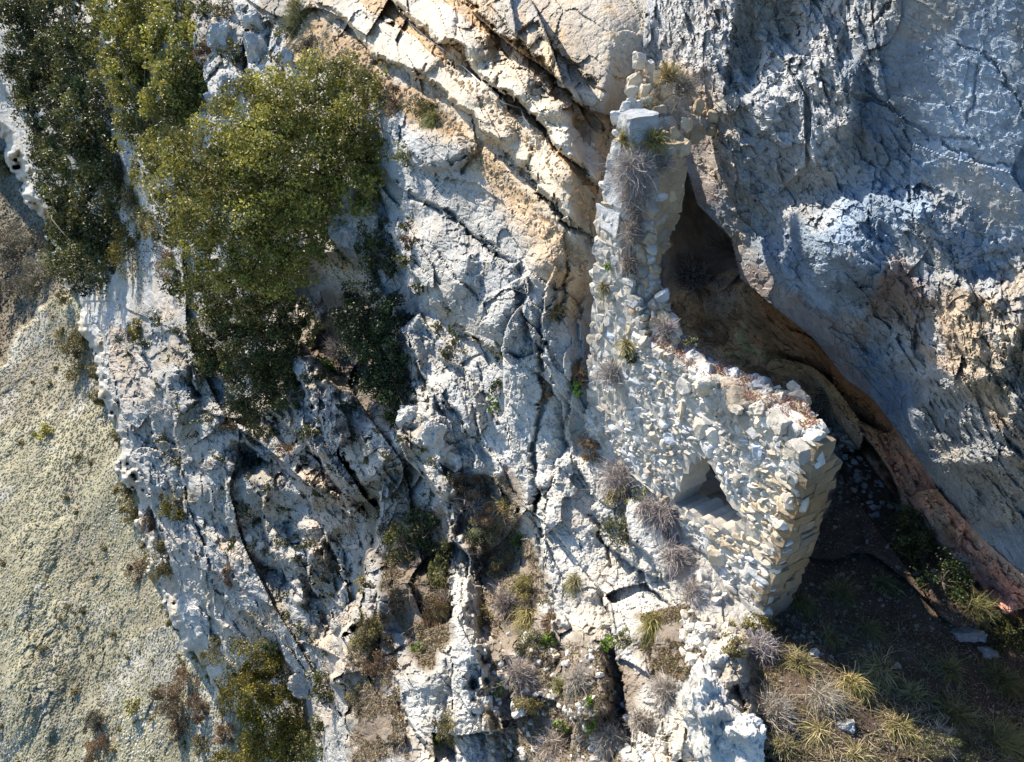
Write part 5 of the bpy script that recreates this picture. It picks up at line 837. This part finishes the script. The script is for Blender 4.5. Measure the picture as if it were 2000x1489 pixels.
# rubble pebbles of the ledges
pb = Bag()
for pg, n_, sz, cc in (([(600, 20), (700, 80), (860, 215), (1000, 350), (1150, 500), (1150, 560), (1010, 400), (850, 250), (700, 150), (560, 120)], 520, 4, (.46, .36, .25)), ([(1480, 1240), (1640, 940), (1750, 1000), (1950, 1200), (2030, 1500), (1520, 1500)], 330, 4, (.22, .19, .16)), ([(1480, 1225), (1560, 1190), (1640, 1100), (1680, 1150), (1600, 1290), (1520, 1320)], 150, 4, (.20, .165, .13)), ([(1560, 760), (1640, 880), (1600, 1000), (1640, 1000), (1720, 960), (1650, 840)], 90, 4, (.18, .15, .12)), ([(1340, 1190), (1440, 1230), (1420, 1300), (1330, 1290)], 150, 9, (.55, .52, .46)), ([(1570, 760), (1660, 860), (1760, 1000), (1700, 1010), (1620, 900)], 70, 6, (.3, .29, .28)), ([(1280, 1040), (1420, 1170), (1360, 1180)], 60, 9, (.5, .48, .44)),
        ([(770, 0), (900, 130), (1060, 270), (1160, 400), (1150, 430), (1000, 260), (880, 150)], 260, 4, (.52, .40, .27)), ([(940, 1230), (1240, 1260), (1240, 1490), (960, 1490)], 180, 6, (.52, .5, .46))):
    x, y = scatter(pg, n_); P_ = surf(x, y)
    for i in range(n_):
        sd = P_[i] @ np.array([0, CP, -SP]); r_ = sz * sd / FPX * G.uniform(.4, 1.3); V, F = stone((r_, r_ * .8, r_ * .6), rot_rand(G), P_[i], 2, 5, G, .05); pb.add(V, F, stone_col(cc, G))
tag(pb.build('pebbles', MS), 'small loose stones and chips on the ledges', 'stones', None, 'stuff')
# tussocks and stones of the hillside
x, y = G.uniform(-230, 640, 120000), G.uniform(280, 1600, 120000)
i = np.interp(x, gx, np.arange(NX)).astype(int); j = np.interp(y, gy, np.arange(NY)).astype(int); m = sd_hill.reshape(NY, NX)[j, i] > -6
x, y = x[m], y[m]; P_ = surf(x, y, 0, True); sd = P_ @ np.array([0, CP, -SP]); n = len(x)
ang = np.linspace(0, 2 * math.pi, 6, endpoint=False); rr = (1.1 + 2.1 * G.random(n) ** 2.4) * sd / FPX
e1 = np.array([1.0, 0, 0]); e2 = unit(np.array([0, 1.0, .1])); vs = []
for k, (rad, h) in enumerate(((1.0, -.15), (.72, .5))):
    for a in ang: jr = rad * G.uniform(.7, 1.25, n); vs.append(P_ + (e1[None] * (np.cos(a + k * .5) * jr * rr)[:, None] + e2[None] * (np.sin(a + k * .5) * jr * rr)[:, None]) + UP * (h * rr * G.uniform(.7, 1.3, n))[:, None])
vs.append(P_ + UP * (.75 * rr)[:, None]); V = np.stack(vs, 1).reshape(-1, 3); o = (np.arange(n) * 13)[:, None]; F = []
for k in range(6): F.append(o + np.array([k, (k + 1) % 6, 6 + (k + 1) % 6])); F.append(o + np.array([k, 6 + (k + 1) % 6, 6 + k])); F.append(o + np.array([6 + k, 6 + (k + 1) % 6, 12]))
F = np.concatenate(F, 0); patch = fbm(P_, 3, 501, size=9); stone_m = G.random(n) < .07 + .22 * sm(.1, .6, fbm(P_, 3, 502, size=7))
tc = np.tile(C(.29, .27, .185), (n, 1)) * (1 + .22 * G.normal(0, 1, (n, 1))); g_ = G.random(n) < .3; tc[g_] = C(.20, .19, .10); tc[stone_m] = C(.40, .38, .34); tc *= (1 + .42 * patch)[:, None]; bh = soft(x, y, [(-80, -80), (160, 540), (100, 590), (40, 640), (0, 700), (-80, 740)], 8); tc = tc * (1 - .45 * bh[:, None])
o = mesh_obj('tussock_grass', V, F, MHILL, None, np.clip(np.repeat(tc, 13, 0), .03, .7)); tag(o, 'straw-coloured grass tussocks and stones covering the hillside', 'grass', None, 'stuff')
